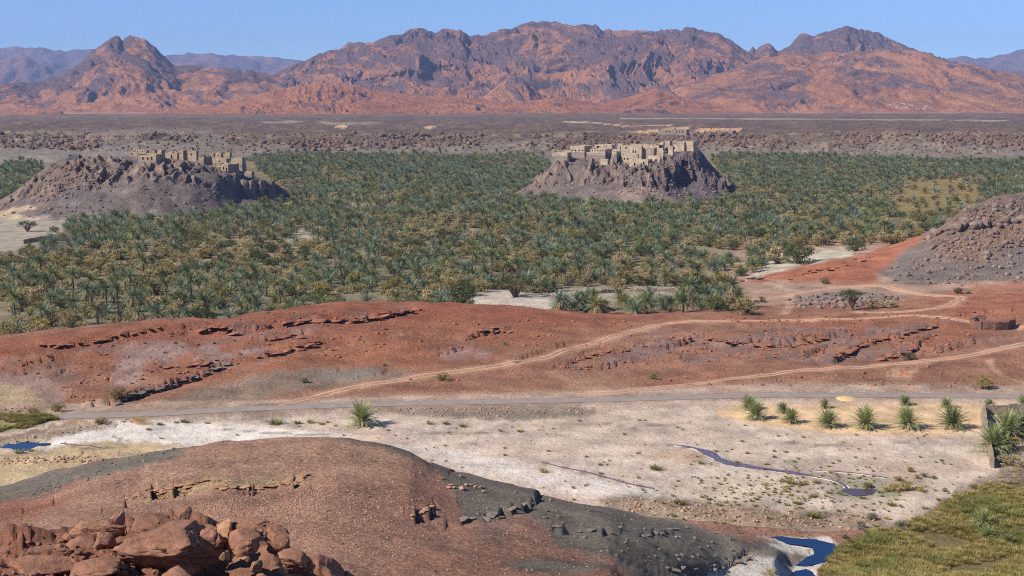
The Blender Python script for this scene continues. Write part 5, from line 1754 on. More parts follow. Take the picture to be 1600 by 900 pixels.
# which of them can be seen: those whose crown clears the ridge in front
def seen(x, y, z, h):
    px, py = project(x, y, z + h)
    if not (-5 < px < 1605): return False
    u = x / y
    k = int(round((u - US[0]) / (US[1] - US[0])))
    m = (G.Y[:, k] > 230) & (G.Y[:, k] < y)
    zr = CAMZ + (z + h * .7 - CAMZ) * G.Y[m, k] / y
    return not (G.Z[m, k] > zr).any()
recs = [r for r in recs if r[1] > 470 or seen(r[0], r[1], r[2], PH[r[5]])]
order = sorted(range(len(recs)), key=lambda i: -PH[recs[i][5]] * recs[i][3] / recs[i][1] * (1 if -20 < recs[i][7] < 1620 else .01))
indiv = set(order[:280])
def zone(px, py, k, Y_):
    if px < 330:
        a = 'at the left edge of the oasis' if px < 110 else ('in the left front of the oasis' if px < 220 else 'behind the left slope of the ridge')
        g = 'west'
    elif px < 700: a = 'behind the shaded ledge of the red ridge' if px > 480 else 'behind the left half of the red ridge'; g = 'mid'
    elif px < 1000: a = 'around the sandy clearing behind the ridge'; g = 'clear'
    elif px < 1200: a = 'in the clump beside the grey tracks'; g = 'east'
    else: a = 'below the grey talus hill on the right'; g = 'talus'
    t = 'tall slender' if k in (4, 5, 6) else ('stemless bushy' if k == 7 else 'short')
    c = ['grey-green', 'fresh green', 'blue-grey', 'olive', 'olive', 'fresh green', 'grey-green', 'blue-grey', 'blue-grey', 'grey-green', 'olive', 'fresh green'][k]
    dp = 'front rows' if Y_ < 345 else ('middle rows' if Y_ < 372 else 'deeper rows')
    return f'{t} {c} date palm {a}, {dp}', f'{t} {c} date palms {a}, {dp}'
protoP = {}
for i in order[:280]:
    x, y, z, s, rz, k, tl, px, py = recs[i]
    lab, grp = zone(px, py, k, y)
    if k not in protoP:
        root = empty('date_palm')
        t_, c_, d_ = PV[k]
        ob('trunk', t_, root); ob('crown', c_, root); ob('dry_fronds', d_, root)
        protoP[k] = root
        q = root
    else:
        q = copy_tree(protoP[k])
    q.location = (x, y, z); q.rotation_euler = (tl, 0, rz); q.scale = (s, s, s)
    tag(q, lab, 'palm', grp)
ks = sorted(protoP)
PK = {k: i for i, k in enumerate(ks)}
plist = [list(protoP[k].children) for k in ks]
rest = [recs[i] for i in order[280:]]
scatter('date_palm_grove', [(r[0], r[1], r[2] - .05, r[3], r[4], PK.get(r[5], 0), r[6]) for r in rest], plist,
        'dense grove of date palms filling the valley floor between the two village hills and beyond', 'palm grove')
print('palms', len(recs), 'bushes', len(bushes), flush=True)

# ------------------------------------------------------------------ young palms
YP = [young_palm_meshes(70 + i, 4.4, 66) for i in range(4)]
protoY = {}
def young(px, py, k, s, label, rz, ymin=150, ymax=235, group=None):
    x, y, z = G.hit(px, py, ymin, ymax)
    if k not in protoY:
        root = empty('young_date_palm')
        t_, c_, d_ = YP[k]
        ob('trunk', t_, root); ob('crown', c_, root); ob('dry_fronds', d_, root)
        protoY[k] = root
    else:
        root = copy_tree(protoY[k])
    root.location = (x, y, z); root.rotation_euler = (.10 * math.sin(px), .12 * math.cos(px * 1.7), rz); root.scale = (s, s * (1 + .08 * math.sin(px * 3)), s * (1.12 + .1 * math.cos(px)))
    tag(root, label, 'palm', group)
gy = 'young date palms in the sandy plot below the road'
young(567, 665, 0, 1.02, 'lone bushy date palm on the pale wadi floor below the road', .3)
young(1181, 655, 1, .80, 'leftmost palm of the front row in the sandy plot', 1.1, group=gy)
young(1169, 640, 2, .62, 'small palm leaning out behind the leftmost palm of the front row', 2.0, group=gy)
young(1235, 661, 2, .72, 'second palm of the front row, slim, with a smaller one at its back', .2, group=gy)
young(1224, 645, 3, .48, 'small palm touching the back of the second palm of the front row', 1.2, group=gy)
young(1292, 667, 3, .86, 'third palm of the front row, dark and bushy', 3.0, group=gy)
young(1288, 638, 0, .42, 'small palm above the third palm of the front row, left of the round sand patch', 4.1, group=gy)
young(1350, 670, 0, .92, 'fourth palm of the front row, a wide fan standing alone', 5.0, group=gy)
young(1419, 670, 1, .92, 'fifth palm of the front row with a small palm right behind it', 2.4, group=gy)
young(1414, 633, 2, .45, 'small yellowish palm behind the fifth palm of the front row', .9, group=gy)
young(1488, 669, 2, .95, 'last palm of the front row, nearest the enclosure wall', 1.9, group=gy)
young(1479, 637, 3, .52, 'small palm behind the last palm of the front row', 3.4, group=gy)
young(1547, 641, 1, .52, 'small palm just outside the back wall of the enclosure', 5.2, group=gy)
young(1597, 632, 0, .48, 'small palm at the right edge beside the road', .1, group=gy)
young(1571, 686, 3, 1.12, 'big palm inside the walled enclosure, behind the yellow bush', .7)
young(1551, 706, 1, 1.05, 'palm against the inside of the enclosure wall, lowest of its clump', 2.9)
young(1600, 680, 2, 1.15, 'palm cut by the right edge of the photo inside the enclosure', 4.4)
young(1534, 822, 3, .55, 'low spiky palm growing in the tall grass at the lower right', 1.0, 110, 200)
young(1540, 842, 0, .38, 'pale tuft of palm fronds in the grass below the low spiky palm', 2.0, 110, 200)
young(1575, 850, 2, .34, 'small tuft of palm fronds in the grass near the right edge', 3.3, 110, 200)

# ------------------------------------------------------------------ trees and bushes, one by one
BM = {
    'acacia': [bush_meshes(90, 9, 4.6, 2600, .26, .8, 1.4, M_BUSHG, .1, 34), bush_meshes(91, 8, 4.0, 2200, .26, .5, .6, M_BUSHG, .1, 32)],
    'mound': [bush_meshes(92, 6, 2.8, 2000, .26, 0, 0, M_BUSHG, .3, 30)],
    'olive': [bush_meshes(93, 5, 2.8, 1500, .26, 0, 0, M_BUSHO, .4, 26), bush_meshes(94, 4, 2.0, 1300, .22, 0, 0, M_BUSHO, .6, 24)],
    'tan': [bush_meshes(95, 5, 3.0, 1500, .30, 0, 0, M_BUSHT, .7, 28), bush_meshes(96, 4.4, 2.4, 1400, .28, 0, 0, M_BUSHT, .7, 24)],
    'yellow': [bush_meshes(97, 4.2, 2.4, 1500, .22, 0, 0, M_BUSHY, .4, 26)],
    'grey': [bush_meshes(98, 3.2, 1.6, 1100, .2, 0, 0, M_BUSHGR, .5, 22)],
}
BW = {'acacia': [9, 8], 'mound': [6], 'olive': [5, 4], 'tan': [5, 4.4], 'yellow': [4.2], 'grey': [3.2]}
protoB = {}
def bush(kind, v, px, py, wpx, label, cat='bush', rng=(150, 1400), sz=1.0, rz=None, group=None, pos=None, name=None):
    x, y, z = pos or G.hit(px, py, *rng)
    key = (kind, v)
    if key not in protoB:
        root = empty(name or {'acacia': 'acacia_tree', 'mound': 'green_bush', 'olive': 'olive_bush', 'tan': 'tamarisk_bush', 'yellow': 'yellow_bush', 'grey': 'grey_shrub'}[kind])
        a, b = BM[kind][v]
        ob('trunk' if kind == 'acacia' else 'stems', a, root); ob('foliage', b, root)
        protoB[key] = root
    else:
        root = copy_tree(protoB[key])
    s = wpx * y / F / BW[kind][v] if wpx else 1.0
    root.location = (x, y, z); root.rotation_euler = (0, 0, R.uniform(0, 6.28) if rz is None else rz); root.scale = (s, s, s * sz)
    tag(root, label, cat, group)
    return root
bush('acacia', 0, 1332, 484, 52, 'umbrella-shaped green acacia standing in the grey stony patch by the tracks', 'tree', (320, 420), sz=1.15)
bush('acacia', 1, 805, 464, 66, 'wide dull-green acacia in the sandy clearing behind the red ridge', 'tree', (335, 450), sz=1.1)
bush('mound', 0, 722, 478, 58, 'rounded bright green bush just behind the crest of the red ridge', 'bush', (322, 450))
bush('mound', 0, 1090, 460, 52, 'large dark green round bush at the right end of the grove', 'bush', (330, 450), sz=1.35)
bush('mound', 0, 1120, 486, 46, 'leafy green bush among the palm clump left of the pale olive bush', 'bush', (318, 400))
bush('olive', 0, 1165, 492, 50, 'pale olive bush at the end of the track on the ridge', 'bush', (318, 400), sz=.7)
bush('mound', 0, 1246, 412, 66, 'long dark green thicket beside the pale sand below the red slope', 'bush', (370, 480))
bush('tan', 0, 1215, 412, 46, 'brownish dry thicket merging into the long dark green one', 'bush', (370, 500))
bush('mound', 0, 1337, 392, 46, 'bright green low thicket above the pale sand patch', 'bush', (380, 520), sz=.9)
bush('olive', 0, 1395, 382, 50, 'flat green thicket hugging the foot of the red slope', 'bush', (400, 560), sz=.5)
bush('olive', 0, 1190, 472, 16, 'small dark bush alone on the tracks right of the grove', 'bush', (318, 420))
bush('olive', 1, 1287, 443, 18, 'twiggy brown shrub on the red slope above the track', 'bush', (340, 430))
bush('mound', 0, 1497, 459, 18, 'round green bush at the foot of the grey talus hill', 'bush', (330, 420), sz=1.1)
bush('grey', 0, 1512, 459, 12, 'grey shrub close on the right of the round green bush', 'bush', (330, 420))
bush('tan', 0, 1365, 481, 30, 'pale scrubby bush leaning against the umbrella acacia', 'bush', (320, 420), sz=.8)
bush('tan', 1, 1390, 480, 36, 'low dry yellowish scrub right of the umbrella acacia', 'bush', (320, 420), sz=.6)
bush('olive', 1, 187, 622, 30, 'green bush rooted in the rock step at the left foot of the red ridge', 'bush', (225, 300), sz=1.15)
bush('olive', 1, 694, 594, 26, 'flat-topped green shrub on the lower edge of the dirt track', 'bush', (225, 300), sz=.9)
bush('olive', 0, 1020, 592, 18, 'small wind-leaned green shrub alone on the red slope', 'bush', (225, 300))
bush('mound', 0, 1421, 562, 24, 'bright green shrub below the purple slabs on the right', 'bush', (225, 300), sz=.9)
bush('yellow', 0, 1535, 607, 36, 'pale yellow-green round shrub above the road at the right', 'bush', (225, 300), sz=.95)
bush('grey', 0, 475, 598, 18, 'sparse grey-green shrub on the stony patch above the road', 'bush', (225, 300))
bush('grey', 0, 790, 540, 12, 'little dark shrub on the red slope under the rock lip', 'bush', (225, 320))
bush('olive', 1, 93, 643, 28, 'bushy olive shrub at the road verge near the left edge', 'bush', (200, 235))
bush('olive', 1, 50, 648, 22, 'dark olive shrub on the tan rock at the left edge', 'bush', (200, 235))
bush('olive', 1, 160, 662, 24, 'green shrub between the brown pools at the left', 'bush', (190, 235), sz=.8)
bush('grey', 0, 600, 572, 10, 'tiny grey shrub on the red slope left of the track', 'bush', (225, 300))
bush('acacia', 1, 43, 362, 32, 'solitary green acacia on the bare flat at the left edge', 'tree', (400, 640), sz=1.1)
bush('mound', 0, 85, 363, 20, 'smaller round bush right of the solitary acacia on the bare flat', 'bush', (400, 640))
bush('yellow', 0, 1584, 702, 36, 'golden bush inside the walled enclosure at the right edge', 'bush', (150, 225), sz=.9)
bush('tan', 1, 1578, 727, 50, 'dry straw-coloured scrub below the golden bush', 'bush', (150, 225), sz=.6)
bush('grey', 0, 1345, 826, 22, 'grey-green shrub on the pale flat near the grass edge, right one of two', 'bush', (140, 200), sz=1.2)
bush('grey', 0, 1362, 812, 20, 'grey-green shrub behind the pair near the grass edge', 'bush', (140, 200), sz=1.2)
bush('grey', 0, 1408, 824, 26, 'thin dry grey shrub at the very edge of the tall grass', 'bush', (140, 200), sz=.8)
bush('mound', 0, 1320, 842, 12, 'round dark green bush between the blue pool and the grass', 'bush', (140, 200), sz=1.3)
for i, (px, py, w_, kd) in enumerate([(1423, 737, 16, 'olive'), (1432, 748, 14, 'yellow'), (1444, 745, 16, 'grey'), (1458, 748, 14, 'grey'), (1404, 752, 20, 'olive'), (1398, 768, 28, 'yellow'), (1415, 766, 30, 'yellow'), (1384, 768, 16, 'olive'),
                                  (1440, 768, 18, 'yellow'), (1476, 768, 14, 'olive'), (1522, 765, 20, 'olive'), (1510, 772, 12, 'olive'), (1355, 763, 22, 'yellow'), (1398, 760, 10, 'olive'), (1471, 720, 8, 'olive'), (1500, 785, 24, 'olive')]):
    bush(kd, 0, px, py, w_, {'olive': 'low green shrub of the thicket along the shallow pond', 'yellow': 'golden rushy clump in the thicket along the shallow pond', 'grey': 'grey-green shrub of the thicket along the shallow pond'}[kd],
         'bush', (140, 225), sz=.75, group='waterside shrubs around the shallow pond (%s)' % kd)
# scrub among the palms
bs = sorted([b for b in bushes if seen(b[0], b[1], b[2], 2)], key=lambda b: b[1])
kinds = ['tan', 'tan', 'tan', 'tan', 'olive', 'olive', 'yellow', 'mound']
gl = {'tan': 'dry pinkish-tan tamarisk among the palms', 'olive': 'olive-green bush among the palms', 'yellow': 'yellowish bush among the palms', 'mound': 'dark green bush among the palms'}
bk = random.Random(5)
restB = []
for i, (x, y, z, px, py) in enumerate(bs):
    kd = bk.choice(kinds)
    v = bk.randrange(len(BM[kd]))
    w_ = bk.uniform(4.0, 6.6)
    fr_ = ', near the ridge' if y < 400 else (', farther back' if y < 480 else ', deep in the grove')
    where = 'at the left edge of the oasis' if px < 160 else 'in the left front of the oasis' if px < 520 else ('in the middle of the oasis' if px < 1050 else 'on the right side of the oasis')
    if i < 230:
        bush(kd, v, 0, 0, w_ / y * F, gl[kd] + ' ' + where + fr_, 'bush', pos=(x, y, z), group=gl[kd] + ' ' + where + fr_, sz=bk.uniform(.8, 1.15))
    else:
        restB.append((x, y, z, w_ / 5, bk.uniform(0, 6.28), {'tan': 0, 'olive': 1, 'yellow': 2, 'mound': 3}[kd], 0))
if restB:
    scatter('undergrowth', restB, [list(protoB[(k, 0)].children) for k in ('tan', 'olive', 'yellow', 'mound')],
            'dry tan and olive scrub filling the gaps between the far palms', 'scrub')

# ------------------------------------------------------------------ tufts on the wadi floor
TF = [tuft_mesh(120, .9, .55, 60, M_REED), tuft_mesh(121, 1.3, .6, 90, M_REED), tuft_mesh(122, 1.0, .7, 70, M_GRASS), tuft_mesh(123, .8, .4, 50, M_BUSHGR)]
tufts = []
tr_ = random.Random(77)
named_tufts = [(62, 0, 0)]
def tuft_at(px, py, wpx, k, label, group=None, rng=(130, 240)):
    x, y, z = G.hit(px, py, *rng)
    o = ob('grass_tuft', TF[k], None, (x, y, z), (0, 0, tr_.uniform(0, 6.28)))
    s = wpx * y / F / [1.0, 1.5, 1.1, .9][k]
    o.scale = (s, s, s * .9)
    tag(o, label, 'grass tuft', group)
for px, py, w_, k in [(430, 663, 26, 1), (502, 663, 12, 1), (465, 662, 14, 1), (485, 661, 12, 2), (250, 664, 12, 1), (232, 672, 10, 1), (288, 660, 14, 1), (275, 661, 8, 0), (325, 662, 8, 0), (524, 666, 6, 0), (697, 663, 12, 1), (671, 663, 10, 0), (724, 667, 14, 1),
                      (813, 675, 12, 1), (782, 674, 8, 0), (905, 658, 8, 3), (1024, 734, 22, 1), (938, 727, 8, 0), (949, 727, 6, 0), (976, 679, 6, 0), (998, 709, 8, 3), (849, 738, 14, 2), (1062, 788, 24, 1), (1108, 781, 12, 1), (1124, 790, 12, 1), (1053, 806, 10, 1),
                      (1210, 706, 8, 0), (1227, 707, 8, 0), (1294, 729, 8, 3), (1095, 725, 10, 2), (1237, 756, 22, 1), (1255, 758, 12, 1), (1277, 755, 14, 1), (1222, 753, 12, 1), (1271, 777, 16, 1), (1249, 788, 14, 1), (1230, 790, 10, 0), (1270, 808, 24, 1),
                      (1282, 810, 12, 1), (1296, 771, 12, 1), (1312, 772, 10, 1), (1348, 779, 12, 1), (1392, 790, 18, 1), (1466, 782, 8, 0), (1375, 770, 10, 1), (1445, 795, 12, 1), (1490, 800, 18, 1), (600, 668, 5, 0), (618, 681, 4, 0), (636, 686, 5, 0), (1180, 792, 8, 2),
                      (1340, 735, 5, 0), (1135, 706, 6, 3), (30, 708, 18, 1), (48, 705, 12, 1)]:
    tuft_at(px, py, w_, k, {0: 'tiny dark green tuft', 1: 'green grassy clump', 2: 'straw-coloured tuft', 3: 'grey twiggy tuft'}[k] + (' on the pale flat left of the lone palm' if px < 567 else ' on the pale flat right of the lone palm' if px < 900 else ' on the pale flat around the thin streams'),
            {0: 'tiny dark green tufts', 1: 'green grassy clumps', 2: 'straw-coloured tufts', 3: 'grey twiggy tufts'}[k] + ' on the pale wadi floor')
tp = []
for i in range(760):
    if tr_.random() < .55:
        px, py = tr_.gauss(1250, 110), tr_.gauss(765, 28)
    else:
        px, py = tr_.uniform(250, 1540), tr_.uniform(655, 830)
    if inpoly(px, py, [(1120, 636), (1540, 628), (1540, 676), (1300, 680), (1180, 668)]): continue
    x, y, z = G.hit(px, py, 80, 240)
    if y < 153 or z < -.03 or z > 1.2: continue
    tp.append((x, y, z, tr_.uniform(.15, .55), tr_.uniform(0, 6.28), tr_.choice([0, 0, 0, 2, 3]), 0))
tob = [ob('grass_tuft', TF[k], None, None) for k in range(4)]
for k, o in enumerate(tob):
    a = tp.pop()
    o.location = a[:3]; o.scale = (a[3],) * 3
    tag(o, ['tiny dark green tuft', 'green grassy clump', 'straw-coloured tuft', 'grey twiggy tuft'][k] + ' on the pale flat around the thin streams', 'grass tuft', ['tiny dark green tufts', 'green grassy clumps', 'straw-coloured tufts', 'grey twiggy tufts'][k] + ' on the pale wadi floor')
scatter('small_tufts', tp, [[o] for o in tob], 'sprinkling of very small green and straw tufts over the pale wadi floor', 'grass')
# tall grass, lower right, and the green verge at the left edge
gp = []
GM = [tuft_mesh(130, .9, .75, 70, M_GRASS, .022), tuft_mesh(131, 1.1, .6, 80, M_GRASS, .022), tuft_mesh(132, 1.0, .65, 70, M_REED, .022), tuft_mesh(133, .9, .55, 60, mat_leaf('straw_blade', lin((176, 148, 104)), lin((204, 178, 132)), .2, .8, .1), .022)]
gobs = []
def grass_in(poly, n, rng, bbox, straw=0.1, sc=(.7, 1.2), zlim=9):
    out = []
    while n > 0:
        px, py = tr_.uniform(bbox[0], bbox[1]), tr_.uniform(bbox[2], bbox[3])
        n -= 1
        if not inpoly(px + math.sin(py / 3) * 3, py + math.sin(px / 9) * 2, poly): continue
        x, y, z = G.hit(px, py, *rng)
        pt = math.sin(x / 3.1 + math.sin(y / 4.3) * 2) * math.sin(y / 3.7)
        if pt < -.62 + .25 * math.sin(x * 1.9) * math.sin(y * 1.4): continue
        k = 2 if pt + tr_.uniform(-.5, .5) > .25 else tr_.choice([0, 1])
        if tr_.random() < straw: k = 3
        out.append((x, y, z - .03, tr_.uniform(*sc) * (1 + .25 * pt), tr_.uniform(0, 6.28), k, tr_.uniform(-.15, .15)))
    return out
gp += grass_in(grassp, 12500, (100, 230), (1240, 1720, 735, 960), .16, (.5, 1.0))
gp += grass_in([(-150, 648), (0, 650), (60, 648), (88, 655), (60, 664), (0, 675), (-150, 690)], 2600, (180, 235), (-150, 100, 640, 690), .1, (.6, 1.0))
gp += grass_in([(1150, 905), (1240, 888), (1262, 895), (1240, 930), (1140, 930)], 160, (100, 200), (1130, 1265, 880, 930), .3, (.5, .8))
gp += grass_in([(1330, 866), (1390, 826), (1460, 800), (1500, 770), (1560, 742), (1600, 730), (1600, 745), (1540, 765), (1480, 795), (1400, 826), (1345, 845)], 500, (120, 220), (1320, 1610, 730, 870), .9, (.5, .9))
gobs = [ob('grass_tuft', m) for m in GM]
for k, o in enumerate(gobs):
    a = gp.pop(0)
    o.location = a[:3]; o.scale = (a[3],) * 3
    tag(o, 'tall %s grass tuft in the meadow at the lower right' % ['ochre', 'wide ochre', 'green', 'straw'][k], 'grass tuft')
scatter('tall_grass', gp, [[o] for o in gobs], 'ochre and green tall grass covering the lower right corner and the left verge', 'grass')
print('grass', len(gp), flush=True)
# ------------------------------------------------------------------ rocks
def mat_rock(name, c1, c2, sc=1.2, b=.06):
    t = NT(name, .95, .12)
    f = t.rng(t.noise(sc, 6, .68), .3, .7, 0, 1)
    c = t.mix(f, c1, c2)
    g = t.rng(t.noise(sc * 5, 5, .7), .3, .7, .86, 1.12)
    c = t.scale(c, g)
    oi = t.node('ShaderNodeObjectInfo').outputs['Random']
    c = t.scale(c, t.rng(oi, 0, 1, .82, 1.18))
    t.color(c)
    t.bump(t.noise(sc * 3.5, 8, .72), .7, b)
    return t.m
M_RED = mat_rock('red_sandstone', lin((128, 92, 76)), lin((166, 122, 100)), 1.6, .14)
M_TANR = mat_rock('tan_rock', lin((140, 106, 82)), lin((182, 140, 108)), 2, .08)
M_BAS = mat_rock('basalt_rock', lin((112, 96, 92)), lin((146, 124, 112)), .5, .2)
M_BRN = mat_rock('brown_stone', lin((148, 116, 98)), lin((184, 150, 126)), 2, .05)
M_REDR = mat_rock('red_rock', lin((136, 88, 68)), lin((164, 108, 86)), 1, .08)
M_GRYR = mat_rock('grey_rock', lin((108, 100, 94)), lin((134, 122, 112)), 1, .08)

def roughen(me, seed, amp):
    co = np.array([v.co[:] for v in me.vertices])
    r_ = np.linalg.norm(co, axis=1, keepdims=True) + 1e-6
    n = co / r_
    a = ridged(n[:, 0] * 1.6 + seed, n[:, 2] * 2.2 + n[:, 1] * 1.3, 5, seed)
    b = fbm(n[:, 0] * 5 + seed, n[:, 2] * 7 + n[:, 1] * 4, 4, seed + 3)
    st_ = n[:, 2] * 3.2 + n[:, 0] * .9 + fbm(n[:, 0] * 2, n[:, 1] * 2 + n[:, 2], 3, seed + 5) * .8
    fr_ = st_ - np.floor(st_)
    crack = np.exp(-((fr_ - .5) / .05) ** 2)
    co = co * (1 - (a * amp * .5)[:, None] * .6 + (b * amp * .22)[:, None] - (crack * amp * .35 * (a > .25))[:, None])
    for v, c in zip(me.vertices, co): v.co = c
    me.update()
# the blocks of the near outcrop: (px, py centre, width px, height px, distance, seed, label)
OUT = [
    (252, 862, 150, 76, 29, 3, .62, 'huge smooth reddish block, the largest of the near outcrop'),
    (234, 825, 80, 38, 31, 4, .6, 'rounded reddish block behind the huge smooth one'),
    (152, 836, 98, 46, 31, 5, .55, 'long reddish block rising to a point on its right, left of the rounded one'),
    (181, 815, 20, 30, 31, 6, 1.2, 'pointed horn of rock on the right end of the long reddish block'),
    (287, 806, 28, 21, 30.5, 7, .8, 'round ball-like boulder perched on top of the outcrop'),
    (276, 822, 36, 20, 30.5, 8, .6, 'small flat stone under the ball-like boulder'),
    (323, 828, 30, 14, 30, 9, .5, 'thin flat tan stone wedged right of the ball-like boulder'),
    (320, 846, 38, 34, 29.3, 10, .9, 'leaning slab on the right shoulder of the huge block'),
    (342, 848, 28, 26, 29.3, 11, .9, 'slender tapered stone beside the leaning slab'),
    (349, 830, 28, 40, 29.8, 12, 1.1, 'upright rugged stone between the flat tan stone and the big right block'),
    (384, 845, 58, 34, 29.2, 13, .7, 'big block with a sunlit flat top over black shade, right part of the outcrop'),
    (398, 824, 76, 26, 30, 14, .6, 'dark-topped block behind the sunlit flat-topped one'),
    (425, 834, 36, 28, 29.6, 15, .8, 'rounded block at the right shoulder of the outcrop'),
    (441, 853, 32, 34, 29.4, 16, 1.0, 'dark upright block below the right shoulder of the outcrop'),
    (460, 876, 52, 38, 29.2, 17, .8, 'cracked block near the lower right end of the outcrop'),
    (485, 885, 10, 15, 29.0, 18, 1.2, 'small pale stone stuck to the right side of the cracked block'),
    (353, 871, 15, 15, 28.4, 19, .9, 'pale pebble-like stone lit in front of the black shade'),
    (386, 874, 16, 9, 28.4, 20, .6, 'little tan flake in front of the black shade, left of two'),
    (401, 882, 18, 17, 28.3, 21, .9, 'little tan flake in front of the black shade, right of two'),
    (400, 925, 250, 130, 31.3, 31, .7, 'massive rock face added to back the black shade under the right-hand blocks'),  # added backing, so the gap below the blocks shows dark
    (133, 858, 50, 28, 30, 22, .6, 'dark knobbly block in the middle of the left rock mass'),
    (103, 842, 17, 17, 30.5, 23, 1.1, 'small dark knob left of the knobbly block'),
    (44, 843, 44, 22, 32, 24, .6, 'low pyramid-shaped rock on the left skyline of the outcrop'),
    (60, 890, 120, 36, 28, 25, .45, 'broad low slab in the lower left corner'),
    (160, 888, 90, 30, 28, 26, .45, 'flat rock between the corner slab and the huge block'),
    (163, 846, 32, 26, 29.8, 27, .6, 'cracked rock under the long reddish block'),
    (280, 900, 56, 24, 27.5, 28, .5, 'rock cut by the bottom edge below the huge block'),
    (410, 902, 20, 12, 27.5, 29, .5, 'small rounded rock at the bottom edge in the shade'),
    (10, 868, 80, 26, 30, 30, .5, 'ledge of layered red rock at the left edge'),
    (80, 866, 70, 26, 29.4, 32, .5, 'rough layered rock left of the knobbly block'),
    (200, 862, 40, 26, 29.6, 33, .6, 'weathered rock wedged between the pointed block and the huge block'),
]
for px, py, wp, hp, yd, sd_, fl, lab in OUT:
    x, y, z = P(px, py, yd)
    me = rock_mesh(sd_, 5 if wp > 60 else 4, fl, M_TANR if (' tan ' in lab or 'pale' in lab) else M_RED, 13, .10, 'boulder', (.34, .66))
    roughen(me, sd_, .30)
    co = np.array([v.co[:] for v in me.vertices])
    ex = co.max(0) - co.min(0)
    sx = wp * 1.1 * yd / F / ex[0]
    sz = hp * yd / F * 1.12 / ex[2]
    o = ob('boulder', me, None, (x, y, z), (R.uniform(-.08, .08), R.uniform(-.12, .12), R.uniform(-.25, .25)), (sx, max((sx + sz) / 2, .75 if wp > 48 else 0), sz))
    tag(o, lab, 'boulder')

# small stones: three of each rock kind stand alone in view and lend their shape to the rest
def rock_set(mat, n, seed, flat=.7):
    return [rock_mesh(seed + i, 2, flat, mat, 7, .16, 'rock') for i in range(n)]
RS = {k: rock_set(m, 4, s, f) for k, m, s, f in (('sca', mat_rock('scarp_rock', lin((88, 70, 62)), lin((132, 106, 88)), .3, .3), 320, .9), ('bas', M_BAS, 200, .8), ('brn', M_BRN, 220, .6), ('red', M_REDR, 240, .5), ('gry', M_GRYR, 260, .6), ('tan', M_TANR, 280, .4), ('out', M_RED, 300, .6))}
rk = random.Random(99)
def rocks_px(kind, polys, n, rng, size, H=None, bias=2.2):
    """stones strewn inside areas named by their outline in the photograph"""
    out = []
    H = H or G
    for poly, share in polys:
        xs = [q[0] for q in poly]; ys = [q[1] for q in poly]
        for _ in range(int(n * share)):
            px, py = rk.uniform(min(xs), max(xs)), rk.uniform(min(ys), max(ys))
            if not inpoly(px, py, poly): continue
            x, y, z = H.hit(px, py, *rng)
            if not rng[0] < y < rng[1]: continue
            s = size[0] + (size[1] - size[0]) * rk.random() ** bias
            out.append((x, y, z + s * .12, s, rk.uniform(0, 6.28), rk.randrange(4), rk.uniform(-.3, .3)))
    return out
def rock_field(name, kind, pts, label, single_label):
    obs = []
    pts.sort(key=lambda q: -q[3])
    for k in range(4):
        a = pts.pop(0)
        o = ob('rock', RS[kind][k], None, a[:3], (a[6], 0, a[4]), (a[3],) * 3)
        tag(o, single_label, 'rock', single_label)
        obs.append(o)
    for a in pts[:14]:
        o = ob('rock', RS[kind][a[5]], None, a[:3], (a[6], 0, a[4]), (a[3],) * 3)
        tag(o, single_label, 'rock', single_label)
    scatter(name, pts[14:], [[o] for o in obs], label, 'stones')
# talus hill on the right
p = rocks_px('bas', [([(1440, 378), (1470, 360), (1490, 335), (1530, 315), (1600, 304), (1600, 385), (1540, 395), (1520, 410), (1470, 405)], 1.0), ([(1380, 425), (1440, 400), (1600, 380), (1600, 440), (1480, 450), (1400, 442)], .35),
                     ([(1220, 470), (1290, 458), (1420, 462), (1400, 480), (1260, 484)], .3)], 1500, (318, 470), (.12, 1.1), bias=3.6)
rock_field('talus', 'bas', p, 'brown and grey boulders strewn down the talus hill on the right', 'large brown boulder on the talus hill at the right edge')
# lava scarp
p = rocks_px('bas', [([(-60, 240), (-60, 208), (400, 206), (850, 206), (1660, 204), (1660, 240), (1300, 242), (1120, 236), (860, 238), (400, 240)], 1.0)], 3200, (1300, 1640), (.4, 2.0), bias=2.8)
p += rocks_px('bas', [([(-60, 206), (1660, 204), (1660, 186), (-60, 188)], 1.0)], 1600, (1500, 3400), (.5, 1.6), bias=2.5)
for _ in range(5200):
    px = rk.uniform(-40, 1640)
    den = .12 + .88 * max(0, min(1, .5 + 1.3 * (math.sin(px / 47) * math.sin(px / 113 + 1) + .35 * math.sin(px / 19)))) * (1 if px > 380 else .35)
    if rk.random() > den: continue
    py = (220 if px > 1100 else 223) + 5 * math.sin(px / 61) + rk.gauss(0, 5.5)
    if not 206 < py < 240: continue
    x, y, z = G.hit(px, py, 1300, 1640)
    s_ = .5 + 3.4 * rk.random() ** 2.6
    p.append((x, y, z + s_ * .1, s_, rk.uniform(0, 6.28), rk.randrange(4), rk.uniform(-.3, .3)))
rock_field('scarp_boulders', 'sca', p, 'dark basalt boulders along the edge of the lava plateau', 'large basalt boulder on the edge of the lava plateau')
